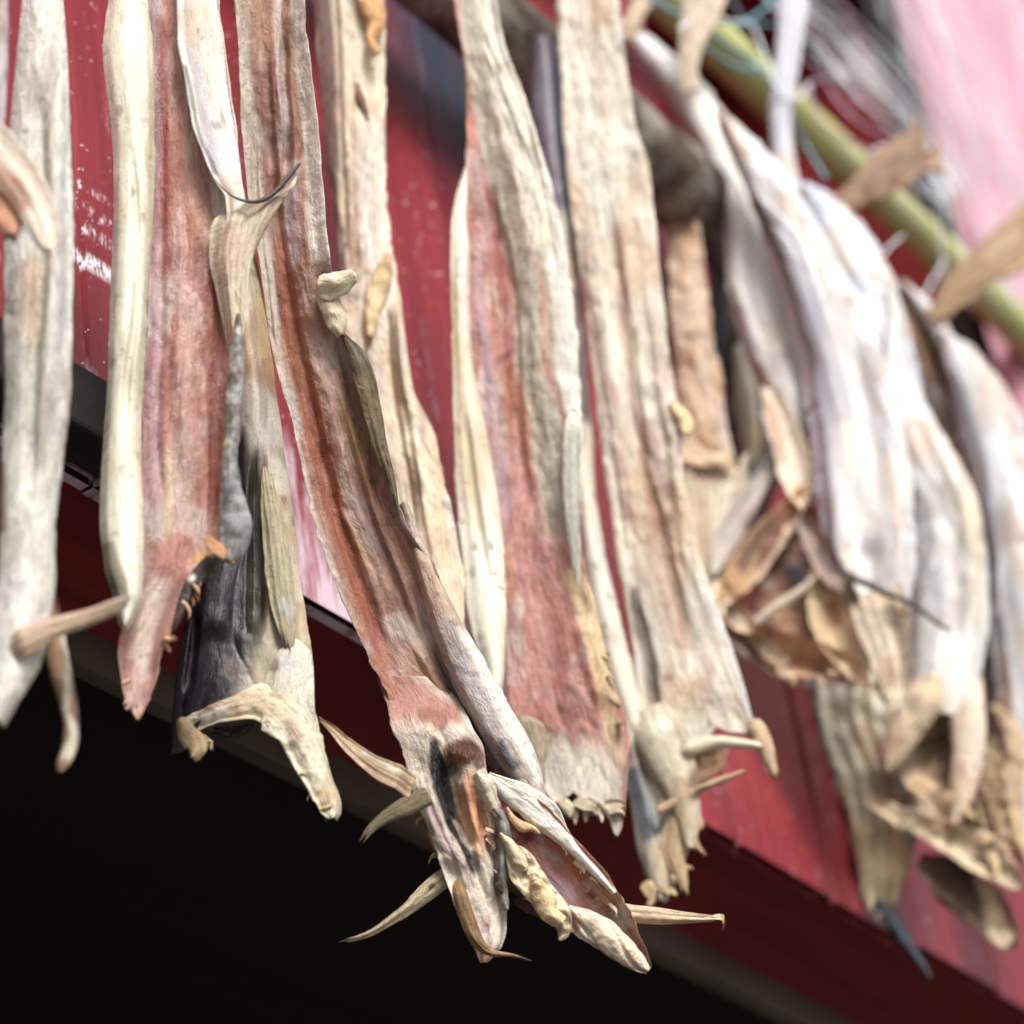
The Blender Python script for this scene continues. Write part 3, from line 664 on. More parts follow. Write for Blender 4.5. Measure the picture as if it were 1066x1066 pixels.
ribbon('collar_bone', t, p, [(189, 747, 14), (205, 742, 24), (228, 738, 26), (252, 734, 30), (276, 728, 50), (296, 742, 62), (313, 768, 46), (326, 800, 36), (338, 826, 30), (345, 845, 20), (346, 853, 8)], (226, 214, 188), off=.018, sink=.010, bulge=.005, curl=(.004, -.003), wr=1.6, rag=6, lumps=.004,
       stripes=[((206, 210, 226), [(300, 690, 12), (302, 720, 10)], .6), ((170, 130, 122), [(300, 752, 10), (312, 776, 8)], .75), ((214, 178, 130), [(338, 820, 12), (345, 845, 10)], .7), ((160, 120, 80), [(200, 733, 8), (230, 724, 6)], .5), (CREAM2, [(205, 745, 8), (240, 742, 8)], .6)])
rows('skin_flap', t, p, [(655, 300, 312), (680, 288, 324), (705, 276, 327), (730, 270, 327), (755, 290, 329), (770, 305, 331)], (222, 214, 196), off=.015, bulge=.005, stripes=[((208, 212, 226), [(302, 690, 9)], .7), ((130, 90, 74), [(284, 690, 8)], .7)])
ribbon('flesh_shred', t, p, [(188, 752, 12), (196, 766, 22), (205, 778, 24), (203, 787, 14), (200, 792, 5)], (206, 178, 138), off=.015, bulge=.005, lumps=.003, rag=4)
ribbon('belly_shred', t, p, [(222, 758, 8), (240, 760, 12), (258, 756, 10), (266, 752, 4)], (24, 26, 32), off=.004, bulge=.003)
ribbon('pectoral_fin', t, p, [(430, 814, 26), (405, 805, 24), (382, 792, 18), (360, 774, 13), (344, 758, 8), (334, 750, 4)], (214, 184, 148), mat=FIN, off=.012, bulge=.002, curl=(.002, .002), rays=7, rayamp=.0009, wr=.6, stripes=[((150, 116, 96), [(420, 818, 5), (380, 800, 4)], .6), (CREAM2, [(380, 786, 4), (420, 803, 4)], .6)])
ribbon('pectoral_fin', t, p, [(446, 826, 20), (425, 836, 20), (402, 848, 14), (386, 862, 9), (379, 872, 5)], (120, 104, 70), mat=FIN, off=-.03, bulge=.002, rays=5, wr=.6)

tatters(t, p, [(190, 770), (205, 778), (222, 765)], 5, (222, 200, 160), 6, 1, 10, .014)
tatters(t, p, [(318, 800), (330, 830), (344, 850)], 6, (220, 196, 150), 7, -1, 8, .018)
# 3 the sharp one
t, p = fish(370, 560, 0.845, 'sharp brown red split cod in the centre, forked at its end with thin spiky fins', 2, 22)
rows('split_body', t, p, [(-90, 236, 314), (0, 243, 318), (60, 249, 322), (130, 252, 330), (180, 256, 335), (240, 264, 340), (280, 271, 345), (330, 278, 352), (360, 284, 362), (400, 293, 378), (450, 306, 390), (500, 316, 404), (550, 329, 424), (600, 345, 455), (620, 353, 460), (650, 366, 466), (690, 384, 486), (725, 402, 510), (755, 412, 530), (785, 422, 548)], (174, 130, 114),
     bulge=-.003, curl=(.004, .008), curlw=.25, rag=4, wr=1.15, thick=.010, step=1.9, bottom=[(0, -4), (.2, 4), (.5, -14), (.75, 20), (.9, 34), (1, 10)],
     ridges=[(-0.0074, [(274, 0, 5), (280, 120, 5), (288, 230, 6), (302, 330, 7), (318, 400, 7), (334, 470, 7), (352, 540, 7), (378, 615, 7), (400, 680, 7), (416, 730, 8)], .7), (0.0068, [(300, 20, 10), (306, 160, 9), (318, 280, 10), (345, 400, 12), (370, 480, 12), (400, 570, 12), (432, 650, 12)], .8),
             (-0.0068, [(294, 20, 4), (300, 120, 4), (300, 200, 5)], .7), (-0.0054, [(345, 395, 4), (366, 470, 5), (392, 560, 5), (420, 630, 5), (446, 690, 5)], .7), (0.0054, [(292, 420, 6), (312, 520, 6), (345, 620, 6)], .7), (-0.0041, [(264, 120, 3), (268, 220, 3), (288, 400, 3)], .7),
             (0.0047, [(430, 660, 6), (462, 720, 8), (500, 770, 8)], .6), (-0.0054, [(448, 660, 4), (480, 720, 4), (515, 765, 5)], .6)],
     stripes=[((226, 216, 198), [(250, -60, 9), (254, 60, 8), (260, 150, 9), (268, 240, 8), (280, 320, 6), (292, 400, 6), (310, 480, 6), (330, 560, 6), (352, 620, 6), (372, 670, 4)], .8),
              ((150, 96, 80), [(277, -60, 5), (280, 60, 5), (283, 150, 6), (290, 230, 7)], .75), ((222, 206, 200), [(288, -60, 5), (291, 80, 5), (293, 160, 5)], .75), ((146, 96, 76), [(298, -60, 6), (302, 60, 6), (306, 130, 6), (318, 210, 7), (320, 260, 6)], .75),
              ((248, 242, 228), [(312, -60, 9), (318, 60, 10), (326, 150, 11), (330, 230, 12), (338, 290, 12)], .95), ((214, 200, 204), [(300, 180, 6), (302, 230, 7), (308, 280, 6)], .6),
              ((166, 98, 72), [(286, 225, 5), (296, 300, 9), (310, 370, 11), (326, 440, 11), (342, 510, 10), (362, 580, 9), (384, 640, 8), (405, 695, 7)], .9, .5), ((134, 68, 48), [(318, 400, 4), (334, 460, 5), (350, 530, 4), (376, 600, 4), (398, 665, 4)], .8),
              ((198, 168, 160), [(322, 330, 9), (338, 400, 9), (358, 480, 10), (386, 560, 10), (410, 630, 9)], .6), ((84, 50, 44), [(352, 350, 6), (366, 400, 9), (378, 450, 8), (392, 510, 6)], .65), ((108, 72, 64), [(360, 480, 8), (386, 545, 9), (412, 600, 7), (430, 650, 6)], .55), ((104, 94, 84), [(384, 420, 3), (398, 480, 3), (414, 540, 4), (440, 580, 4)], .7),
              ((196, 130, 112), [(390, 690, 10), (412, 730, 12)], .5), ((168, 100, 104), [(380, 650, 10), (410, 705, 14), (440, 735, 12)], .5), ((192, 184, 192), [(440, 610, 10), (462, 670, 12), (495, 730, 14), (530, 780, 12)], .75), ((86, 72, 72), [(450, 690, 3), (480, 730, 3), (505, 765, 3)], .7), ((100, 60, 66), [(440, 740, 12), (470, 752, 10)], .6), ((226, 214, 196), [(420, 770, 12)], .7)],
     mott=[((216, 190, 180), 110, 34, .18, .45), ((120, 70, 58), 75, 16, .25, .45)])
ribbon('flesh_shred', t, p, [(330, 298, 14), (342, 300, 26), (354, 297, 24), (364, 291, 18), (371, 289, 8)], (238, 224, 190), off=.012, bulge=.003, lumps=.004, rag=5, stripes=[(WHITE, [(345, 290, 6)], .6)])
ribbon('flesh_shred', t, p, [(334, 290, 10), (342, 312, 24), (350, 335, 22), (355, 350, 8)], (220, 204, 176), off=.010, bulge=.004, lumps=.004, rag=4, stripes=[((140, 112, 90), [(336, 325, 6)], .7)])
ribbon('dorsal_fin', t, p, [(355, 344, 4), (364, 354, 12), (374, 376, 20), (382, 404, 22), (389, 436, 18), (397, 470, 14), (408, 505, 8), (414, 530, 3)], (122, 104, 74), mat=FIN, off=.011, bulge=.003, rays=5, wr=.7, stripes=[((36, 34, 38), [(360, 346, 3), (374, 360, 2.5), (384, 385, 2.2), (388, 410, 2)], .9), ((60, 48, 36), [(362, 360, 5), (372, 392, 4)], .7)])
ribbon('skin_flap', t, p, [(420, 520, 10), (438, 575, 18), (456, 625, 26), (478, 678, 36), (500, 722, 42), (522, 760, 42), (540, 790, 38), (552, 816, 28), (563, 834, 12), (573, 842, 4)], (196, 178, 170), mat=FLESH, off=.008, sink=.012, bulge=.004, curl=(-.006, -.006), wr=1.3, rag=4,
       stripes=[((240, 236, 226), [(478, 650, 6), (496, 680, 9), (518, 722, 11), (540, 765, 11), (556, 800, 9), (564, 826, 8)], .95), ((206, 198, 200), [(470, 670, 7), (490, 712, 8), (515, 755, 8)], .6), ((66, 70, 86), [(520, 768, 4), (526, 792, 4), (536, 804, 6)], .9), ((150, 124, 120), [(500, 760, 8), (512, 790, 9), (530, 818, 6)], .7), (AMBER, [(566, 838, 6)], .8), ((96, 80, 76), [(460, 690, 2), (484, 735, 2.5), (505, 772, 2.5)], .7)])
# fork, left tine
rows('head_strip', t, p, [(700, 392, 452), (725, 402, 478), (758, 409, 492), (775, 416, 502), (800, 423, 506), (830, 432, 512), (860, 444, 515), (890, 456, 519), (920, 466, 524), (945, 475, 527), (965, 484, 527), (985, 493, 522), (996, 497, 514), (1002, 500, 508)], (226, 210, 194), off=.012, sink=.020, thick=.009, bulge=.004, rag=3, wr=1.0, step=1.9, curl=(.002, -.002),
     ridges=[(-.013, [(474, 785, 14), (470, 815, 10), (480, 850, 7), (490, 890, 6)], .6), (-.006, [(500, 830, 4), (505, 870, 4)], .6), (.006, [(440, 800, 8), (452, 850, 8), (474, 910, 8)], .7), (.005, [(488, 840, 5), (502, 900, 6), (516, 940, 8)], .7)],
     stripes=[((178, 122, 110), [(380, 700, 36), (412, 722, 30), (448, 738, 22), (484, 742, 12)], .95, .6), ((148, 92, 72), [(432, 748, 9), (450, 752, 12), (466, 758, 8)], .85), ((128, 74, 44), [(462, 795, 10), (480, 785, 12), (492, 792, 10)], .95, .4), ((66, 42, 34), [(458, 806, 8), (468, 800, 7), (478, 806, 6)], .8), ((232, 176, 134), [(472, 812, 5), (480, 835, 7), (490, 870, 7), (500, 900, 7)], .9), ((214, 136, 92), [(490, 822, 5), (498, 850, 5), (505, 872, 4)], .75),
              ((176, 140, 150), [(438, 822, 6), (452, 855, 9), (468, 885, 8), (482, 910, 6)], .75), ((238, 226, 210), [(428, 790, 7), (438, 830, 5), (452, 875, 6), (468, 915, 9), (486, 945, 8)], .8), ((230, 198, 160), [(436, 768, 14), (452, 765, 10)], .7), ((196, 120, 90), [(455, 778, 5)], .6), ((206, 176, 176), [(490, 950, 8), (495, 975, 7)], .6), ((130, 70, 62), [(505, 950, 4), (507, 972, 4)], .5), ((202, 148, 112), [(505, 994, 10)], .8), ((90, 48, 32), [(458, 788, 4), (468, 784, 8), (484, 780, 9), (494, 790, 8), (498, 804, 5)], .9), ((232, 222, 204), [(424, 776, 8), (436, 768, 10), (452, 764, 6)], .8), ((22, 17, 22), [(446, 768, 3), (452, 788, 6), (459, 806, 10), (466, 828, 10), (473, 852, 9), (482, 874, 7), (490, 894, 7), (498, 912, 4)], 1.0, .25), ((216, 154, 116), [(484, 800, 2), (488, 816, 5), (494, 838, 7), (502, 866, 6), (508, 890, 4)], .85), ((244, 226, 206), [(476, 850, 3), (490, 884, 4), (504, 920, 5)], .8)])
ribbon('flesh_shred', t, p, [(448, 850, 8), (454, 870, 18), (463, 890, 18), (472, 905, 10), (476, 915, 4)], (196, 152, 110), off=.002, bulge=.003, lumps=.004, rag=5)
ribbon('fin_rays', t, p, [(474, 905, 6), (480, 935, 15), (490, 965, 16), (500, 985, 12), (515, 993, 8), (532, 994, 5), (546, 998, 3)], (150, 116, 78), mat=FIN, off=.018, bulge=.003, rays=4, rag=1, wr=.5, stripes=[(TAN, [(510, 990, 8), (545, 998, 8)], .7)])
ribbon('pectoral_fin', t, p, [(476, 905, 10), (462, 914, 20), (445, 928, 19), (425, 945, 14), (404, 960, 10), (384, 972, 7), (366, 978, 5), (361, 979, 3)], (206, 190, 156), mat=FIN, off=.004, bulge=.002, rays=6, rayamp=.0008, rag=1.5, wr=.6, stripes=[((60, 52, 44), [(448, 926, 3), (454, 920, 3)], .9), ((150, 128, 96), [(430, 935, 3), (400, 958, 3)], .6)])
# dark gut, pale lobe and the spiny bits between the tines
ribbon('gut_tube', t, p, [(513, 842, 7), (520, 848, 13), (524, 865, 16), (523, 890, 16), (521, 915, 14), (525, 938, 10), (528, 948, 4)], (146, 142, 138), off=.016, bulge=.006, wr=1.8, lumps=.002, rag=3, step=1.6, stripes=[((44, 42, 48), [(516, 850, 5), (516, 880, 4), (515, 905, 6), (522, 935, 6)], .85), ((62, 52, 50), [(524, 925, 5)], .7)])
ribbon('flesh_shred', t, p, [(496, 805, 8), (506, 820, 18), (513, 836, 14), (518, 850, 4)], (224, 214, 188), off=.017, bulge=.003, lumps=.003, rag=4)
# fork, right tine
ribbon('head_strip', t, p, [(508, 806, 16), (522, 832, 44), (545, 866, 66), (570, 898, 74), (596, 926, 74), (622, 953, 62), (644, 978, 46), (660, 996, 30), (670, 1007, 16), (675, 1011, 6)], (200, 138, 126), off=.010, sink=.012, thick=.010, bulge=-.010, curl=(.002, .006), curlw=.2, rag=4, wr=1.1, step=1.9,
       stripes=[((150, 62, 48), [(520, 825, 12), (535, 855, 14), (550, 880, 10)], .85), ((206, 112, 74), [(572, 870, 8), (598, 895, 10), (612, 915, 9)], .85), ((192, 172, 186), [(545, 900, 12), (570, 920, 16), (600, 940, 13)], .75), ((226, 176, 146), [(615, 915, 10), (628, 940, 9)], .8), ((120, 60, 48), [(612, 924, 4), (620, 932, 3)], .7), ((190, 120, 100), [(540, 890, 8), (590, 915, 8)], .5),
                (CREAM2, [(606, 958, 14), (632, 976, 16), (655, 998, 14), (672, 1010, 10)], .9), ((220, 168, 140), [(650, 1004, 7), (664, 1006, 6)], .6), ((236, 220, 206), [(640, 940, 6), (652, 968, 7)], .8)], mott=[((214, 186, 190), 140, 70, .1, .5)])
ribbon('skin_flap', t, p, [(508, 806, 6), (522, 818, 18), (545, 832, 32), (566, 848, 34), (584, 868, 22), (604, 890, 12), (626, 914, 9), (640, 930, 4)], (246, 240, 226), mat=FLESH, off=.018, sink=.004, bulge=.003, curl=(-.003, .002), wr=.8, rag=5, step=1.7, stripes=[(AMBER, [(534, 846, 3), (546, 858, 4), (556, 862, 4)], .8)])
ribbon('flesh_shred', t, p, [(528, 840, 4), (535, 852, 9), (546, 860, 12), (556, 862, 7), (562, 868, 3)], (226, 190, 140), off=.020, bulge=.002, lumps=.002, rag=4, step=1.7)
ribbon('flesh_shred', t, p, [(528, 880, 8), (538, 892, 26), (548, 912, 34), (562, 930, 32), (576, 945, 28), (588, 962, 20), (588, 974, 14), (582, 979, 5)], (242, 220, 184), off=.019, bulge=.003, lumps=.009, thick=.003, rag=5, wr=.9, step=1.7, stripes=[((244, 226, 190), [(545, 900, 8), (570, 935, 8)], .6)])
ribbon('pectoral_fin', t, p, [(634, 946, 12), (650, 950, 19), (680, 953, 18), (710, 955, 13), (735, 956, 9), (750, 957, 7), (755, 961, 5), (752, 965, 3)], (232, 206, 172), mat=FIN, off=.006, bulge=.003, rays=5, rayamp=.0009, rag=1, wr=.5, stripes=[((176, 140, 104), [(660, 957, 3), (720, 960, 3)], .5)])
ribbon('flesh_shred', t, p, [(592, 944, 6), (608, 956, 20), (628, 972, 30), (648, 990, 30), (662, 1002, 20), (674, 1011, 6)], (238, 216, 190), off=.014, sink=.008, bulge=.004, lumps=.003, rag=4, step=1.7, stripes=[((224, 176, 146), [(648, 1000, 6), (660, 1008, 5)], .7)])
ribbon('flesh_shred', t, p, [(520, 868, 5), (530, 880, 12), (538, 894, 16), (546, 906, 10)], (240, 222, 186), off=.022, bulge=.004, lumps=.003, rag=4, step=1.6)
ribbon('flesh_shred', t, p, [(556, 918, 14), (566, 936, 24), (572, 950, 20), (584, 962, 12)], (242, 214, 168), off=.026, bulge=.006, lumps=.005, rag=5, step=1.6)
rows('belly_shred', t, p, [(935, 530, 548), (948, 545, 585), (962, 575, 618), (975, 600, 640), (986, 624, 652)], (120, 84, 68), off=-.01, bulge=.003, wr=.8, rays=3)

tatters(t, p, [(420, 790), (440, 850), (462, 905), (486, 960)], 9, (220, 186, 150), 9, -1, 9, .006)
tatters(t, p, [(508, 850), (516, 900), (526, 945)], 8, (230, 196, 160), 10, 1, 8, .016)
tatters(t, p, [(545, 830), (590, 885), (630, 930), (655, 975)], 8, (240, 220, 196), 12, 1, 7, .012)
# 4 behind the sharp one
t, p = fish(410, 330, 0.885, 'cream tan dried cod half hidden between the sharp brown fish and the red wall', 0, 10)
rows('split_body', t, p, [(-90, 318, 405), (0, 326, 400), (60, 330, 402), (150, 338, 400), (230, 347, 405), (300, 352, 415), (360, 358, 424), (400, 362, 430), (450, 372, 452), (510, 398, 466), (560, 413, 476), (610, 438, 484), (660, 455, 484), (692, 470, 480)], (234, 218, 192), bulge=.008, wr=1.0, rag=3,
     ridges=[(-.009, [(345, -60, 4), (352, 100, 4), (358, 220, 4), (364, 300, 5)], .6), (-.009, [(404, 300, 3), (412, 380, 3.5), (424, 460, 4), (440, 550, 4), (448, 620, 4)], .6), (.004, [(375, 100, 8), (385, 300, 9)], .7)],
     stripes=[((92, 48, 46), [(332, -80, 10), (338, 60, 10), (345, 160, 8), (352, 250, 6), (358, 310, 4)], .95, .3), ((206, 188, 182), [(376, 120, 10), (384, 220, 10), (384, 330, 10), (400, 430, 9)], .6), (AMBER, [(384, 10, 12), (390, 40, 8)], .8), ((150, 92, 60), [(374, 90, 4), (372, 110, 3)], .9), ((108, 70, 48), [(402, 310, 3), (411, 390, 3), (422, 470, 3), (437, 560, 3)], .9), ((232, 196, 150), [(450, 530, 12), (462, 600, 12)], .7), (CREAM2, [(394, 120, 5), (398, 220, 5), (408, 330, 6)], .7), ((206, 140, 96), [(452, 640, 8), (462, 670, 8)], .6), (WHITE, [(380, 220, 2), (394, 322, 3)], .7)])  # maroon left strip paints the shadow beside the fish in front
ribbon('flesh_shred', t, p, [(376, -20, 16), (386, 4, 26), (392, 26, 20), (386, 46, 12), (393, 62, 8)], (216, 168, 112), off=.012, bulge=.004, lumps=.005, rag=5, stripes=[((140, 84, 50), [(378, 12, 5)], .7)])
ribbon('flesh_shred', t, p, [(372, 90, 5), (375, 100, 10), (379, 112, 6), (382, 120, 2)], (120, 74, 56), off=.012, bulge=.003, lumps=.002)
ribbon('flesh_shred', t, p, [(404, 262, 6), (399, 280, 18), (392, 300, 22), (386, 330, 14), (384, 350, 5)], (226, 196, 150), off=.013, bulge=.004, lumps=.003, rag=3)

# 5
t, p = fish(560, 500, 0.845, 'split dried cod with long pink red wedge of flesh, cream flap and ragged square end', 2, 18)
rows('split_body', t, p, [(-90, 466, 510), (0, 474, 518), (50, 481, 526), (100, 487, 546), (160, 486, 564), (220, 481, 580), (280, 481, 592), (350, 485, 600), (400, 490, 604), (450, 498, 605), (500, 506, 604), (550, 515, 604), (590, 520, 609), (640, 525, 622), (700, 527, 636), (740, 532, 646), (780, 545, 654), (812, 556, 656), (838, 566, 652)], (198, 138, 128),
     bulge=.001, curl=(.003, .004), rag=3.5, wr=1.0, bottom=[(0, -12), (.2, -4), (.42, -6), (.5, 18), (.58, -4), (.75, 6), (.88, 30), (.96, 22), (1, -30)],
     ridges=[(.006, [(500, 0, 10), (522, 100, 16), (550, 200, 18), (572, 320, 20), (580, 420, 20), (590, 520, 14)], .6), (-.007, [(500, 150, 5), (518, 230, 5), (534, 300, 6), (538, 400, 6), (542, 480, 7), (556, 560, 7)], .6), (.003, [(500, 300, 8), (518, 400, 8), (530, 520, 10)], .6), (-.004, [(548, 120, 3), (566, 200, 3), (580, 300, 3)], .7), (.006, [(605, 640, 10), (630, 740, 10)], .7)],
     stripes=[((206, 198, 180), [(480, -60, 10), (496, 60, 10), (510, 140, 12), (530, 220, 12), (548, 300, 12), (554, 380, 14), (566, 450, 16), (578, 520, 14), (584, 570, 8)], .96, .3), ((244, 238, 218), [(500, -60, 12), (514, 50, 12), (538, 130, 16), (560, 220, 18), (580, 300, 14), (592, 380, 12), (596, 460, 8)], .95, .4), ((150, 140, 122), [(560, 260, 3), (575, 330, 4), (584, 420, 4)], .6), (CREAM2, [(514, -80, 7), (518, 20, 7), (548, 100, 7), (566, 160, 9), (583, 220, 12), (590, 290, 16), (597, 350, 16), (600, 420, 14), (600, 500, 12), (604, 570, 9)], 1.0, .3), ((60, 58, 62), [(504, 30, 1.6), (524, 100, 1.6), (545, 150, 1.8), (560, 190, 1.8)], .75), ((150, 96, 60), [(486, 80, 3), (490, 120, 3)], .7), (ORANGE, [(489, 120, 5), (490, 160, 4)], .8),
              ((124, 112, 92), [(552, 330, 4), (556, 420, 4), (568, 500, 5), (582, 575, 4)], .65), ((150, 60, 48), [(506, 190, 4), (520, 280, 5), (530, 360, 5), (536, 440, 5)], .6), ((196, 168, 176), [(496, 260, 5), (500, 330, 6), (510, 420, 8), (522, 500, 7), (526, 560, 6)], .7), ((206, 154, 148), [(525, 400, 5), (545, 560, 12), (570, 680, 16)], .5), ((198, 124, 110), [(560, 600, 10), (580, 640, 10)], .4),
              ((234, 206, 160), [(590, 585, 8), (606, 620, 14), (622, 680, 12), (634, 740, 8), (646, 790, 8)], .92, .5), ((196, 110, 84), [(606, 690, 5), (626, 745, 5)], .6), ((232, 224, 208), [(556, 800, 24), (590, 806, 32), (625, 806, 34), (650, 810, 30)], .95, .6), ((232, 224, 208), [(560, 834, 22), (650, 836, 22)], .9, .6), ((206, 168, 128), [(640, 840, 12), (646, 862, 8)], .7), ((70, 72, 80), [(655, 800, 3), (654, 825, 3)], .9)],
     mott=[((224, 190, 182), 90, 30, .05, .6), ((140, 64, 52), 80, 24, .3, .4), ((166, 92, 80), 160, 60, .2, .5)])
rows('skin_flap', t, p, [(168, 484, 488), (200, 474, 488), (225, 470, 487), (270, 469, 489), (330, 470, 489), (380, 471, 493), (450, 472, 506), (520, 475, 518), (580, 481, 525), (640, 487, 526), (690, 500, 525), (724, 514, 522)], (242, 236, 216), mat=SKIN, off=.012, bulge=.006, curl=(.002, -.003), wr=.7, ridges=[(-.004, [(482, 420, 3), (496, 520, 4), (510, 620, 4)], .7)], stripes=[((200, 190, 150), [(478, 440, 4), (500, 560, 4)], .5), (CREAM2, [(484, 300, 5), (494, 460, 6)], .6), ((186, 184, 168), [(494, 660, 8), (508, 705, 8)], .6)])
ribbon('dorsal_fin', t, p, [(598, 405, 2), (597, 428, 11), (594, 460, 17), (594, 500, 18), (596, 540, 15), (599, 575, 11), (602, 608, 6)], (214, 210, 194), mat=FIN, off=.017, bulge=.002, rays=6, rag=1, wr=.6, stripes=[((44, 54, 66), [(597, 408, 7), (596, 424, 8)], .9), ((70, 82, 92), [(603, 440, 2), (604, 500, 2), (602, 560, 2)], .8), ((206, 206, 188), [(590, 500, 6)], .5)])
rows('pectoral_fin', t, p, [(738, 540, 546), (755, 540, 566), (775, 545, 571), (795, 552, 568), (818, 560, 567)], (176, 158, 134), mat=FIN, off=.016, bulge=.003, rays=5, rag=2, stripes=[((110, 96, 80), [(545, 760, 4), (560, 800, 4)], .6)])
rows('belly_shred', t, p, [(815, 560, 640), (838, 568, 640), (852, 576, 590)], (84, 56, 48), off=-.014, bulge=.003, lumps=.003, rag=4)

tatters(t, p, [(560, 832), (590, 838), (620, 838), (650, 850)], 14, (230, 212, 180), 15, 1, 17, .004)
tatters(t, p, [(612, 610), (630, 680), (645, 745), (655, 800)], 9, (240, 216, 172), 16, 1, 6, .006)
# 5b
t, p = fish(640, 650, 0.90, 'slim pale grey dried cod behind the ragged pink fish, blue grey ragged end', 0, 10)
rows('split_body', t, p, [(40, 552, 576), (100, 553, 584), (150, 560, 590), (250, 572, 602), (350, 580, 609), (430, 588, 615), (500, 596, 620), (560, 602, 627), (640, 612, 645), (700, 625, 660), (760, 640, 684), (800, 648, 708), (840, 656, 722), (870, 660, 720), (900, 668, 712), (925, 676, 700), (940, 684, 692)], (226, 218, 200), mat=SKIN, bulge=.010, rag=4, wr=1.0,
     stripes=[((86, 80, 112), [(560, -60, 26), (570, 120, 20), (585, 240, 16)], .9), ((74, 46, 62), [(592, 300, 14), (600, 400, 12), (608, 450, 8)], .85), ((104, 116, 130), [(660, 800, 8), (668, 840, 12), (682, 880, 12)], .85), ((150, 140, 120), [(630, 690, 4), (652, 760, 5)], .6), ((206, 174, 126), [(686, 880, 8), (694, 915, 10)], .7), (TAN, [(716, 860, 7)], .6), ((80, 70, 64), [(676, 855, 3), (690, 890, 3)], .7)], ridges=[(-.006, [(660, 760, 4), (680, 830, 5), (690, 890, 5)], .6), (.004, [(700, 820, 6), (704, 880, 6)], .7)])
ribbon('fin_rays', t, p, [(700, 800, 10), (706, 840, 22), (700, 880, 24), (706, 905, 16), (713, 926, 5)], (196, 168, 128), mat=FIN, off=.012, bulge=.003, rays=5, rag=4)
ribbon('fin_rays', t, p, [(712, 850, 8), (720, 870, 12), (726, 882, 8), (734, 890, 3)], (190, 150, 120), mat=FIN, off=.008, bulge=.002, rays=3, rag=2)

tatters(t, p, [(660, 890), (680, 925), (705, 915), (716, 885)], 9, (206, 180, 136), 18, 1, 14, .008)
# 6
t, p = fish(680, 450, 0.835, 'broad beige dried cod with brown grooves crossing the weathered pole, hollow collar at its end', 0, 12)
rows('split_body', t, p, [(-90, 573, 636), (0, 580, 645), (60, 583, 651), (130, 587, 662), (170, 590, 674), (230, 597, 682), (290, 605, 688), (360, 613, 696), (430, 622, 706), (500, 631, 713), (570, 641, 726), (620, 649, 742), (660, 656, 756), (710, 664, 776), (750, 674, 792), (780, 682, 802)], (234, 224, 206), bulge=.006, curl=(.003, .002), rag=2.5, wr=1.0, thick=.010,
     bottom=[(0, 20), (.3, 10), (.55, -18), (.8, -14), (.93, 10), (1, 28)],
     ridges=[(-.006, [(628, 200, 5), (650, 330, 6), (668, 480, 6), (690, 570, 7), (710, 650, 7), (728, 715, 8)], .7), (-.004, [(658, 620, 5), (670, 680, 7), (682, 740, 7)], .6), (.005, [(610, 200, 8), (635, 400, 8), (660, 560, 9)], .7), (.005, [(672, 260, 7), (690, 400, 7), (720, 580, 8), (760, 700, 8)], .7), (-.004, [(645, 300, 4), (652, 400, 4), (662, 520, 4)], .7)],
     stripes=[(CREAM2, [(600, -60, 10), (606, 60, 12), (615, 180, 14), (640, 300, 10)], .6), ((170, 118, 96), [(642, 210, 5), (652, 320, 5), (664, 430, 5), (676, 520, 7), (692, 590, 8), (708, 650, 9), (722, 700, 9)], .75, .6), ((190, 146, 126), [(640, 400, 5), (646, 480, 5), (660, 560, 6)], .6), ((226, 206, 196), [(680, 300, 6), (698, 460, 8)], .5), ((94, 80, 66), [(660, 610, 4), (668, 660, 7), (680, 720, 8), (684, 745, 5)], .85), ((228, 222, 226), [(740, 610, 5), (764, 690, 8), (786, 745, 8)], .8), ((190, 176, 160), [(604, 250, 4), (616, 370, 4), (630, 470, 4)], .5), ((170, 130, 104), [(720, 720, 8), (738, 755, 8)], .4), ((214, 208, 184), [(700, 750, 14)], .6)],  # dark olive stripe paints the shadow in the left groove
     mott=[((240, 226, 206), 90, 30, .2, .5), ((190, 150, 130), 70, 16, .25, .4)])
ribbon('flesh_shred', t, p, [(698, 420, 8), (706, 430, 16), (714, 442, 18), (714, 456, 8)], (234, 208, 160), off=.012, bulge=.004, lumps=.003, rag=3)
ribbon('collar_bone', t, p, [(672, 735, 40), (686, 770, 54), (700, 800, 50), (710, 830, 38), (716, 858, 28), (718, 885, 12)], (214, 202, 176), off=.012, sink=.010, bulge=.008, curl=(-.002, .004), wr=1.0, rag=3, stripes=[((180, 140, 104), [(706, 810, 9), (716, 840, 8)], .7), ((120, 74, 46), [(728, 800, 7), (722, 822, 7)], .8), (CREAM2, [(690, 760, 12)], .6)])
ribbon('collar_bone', t, p, [(700, 792, 12), (722, 778, 15), (748, 772, 13), (772, 774, 11), (790, 776, 9), (794, 778, 4)], (232, 222, 196), off=.020, sink=.010, bulge=.004, rag=2)
ribbon('collar_bone', t, p, [(784, 748, 14), (794, 770, 18), (801, 792, 13), (806, 806, 8), (807, 810, 3)], (206, 176, 140), off=.014, sink=.010, bulge=.003, rag=3)
rows('belly_shred', t, p, [(778, 716, 758), (795, 712, 755), (812, 712, 738), (828, 714, 724)], (176, 136, 108), off=-.002, bulge=-.006, lumps=.003, stripes=[((110, 70, 44), [(716, 800, 6)], .7)])
ribbon('fin_ray', t, p, [(684, 842, 9), (704, 832, 9), (726, 822, 8), (750, 812, 7), (768, 806, 5), (776, 803, 2)], (218, 186, 150), mat=FIN, off=.022, bulge=.002, rays=2, rag=1)

tatters(t, p, [(720, 780), (740, 785), (716, 830), (724, 860)], 8, (206, 170, 130), 19, 1, 12, .008)
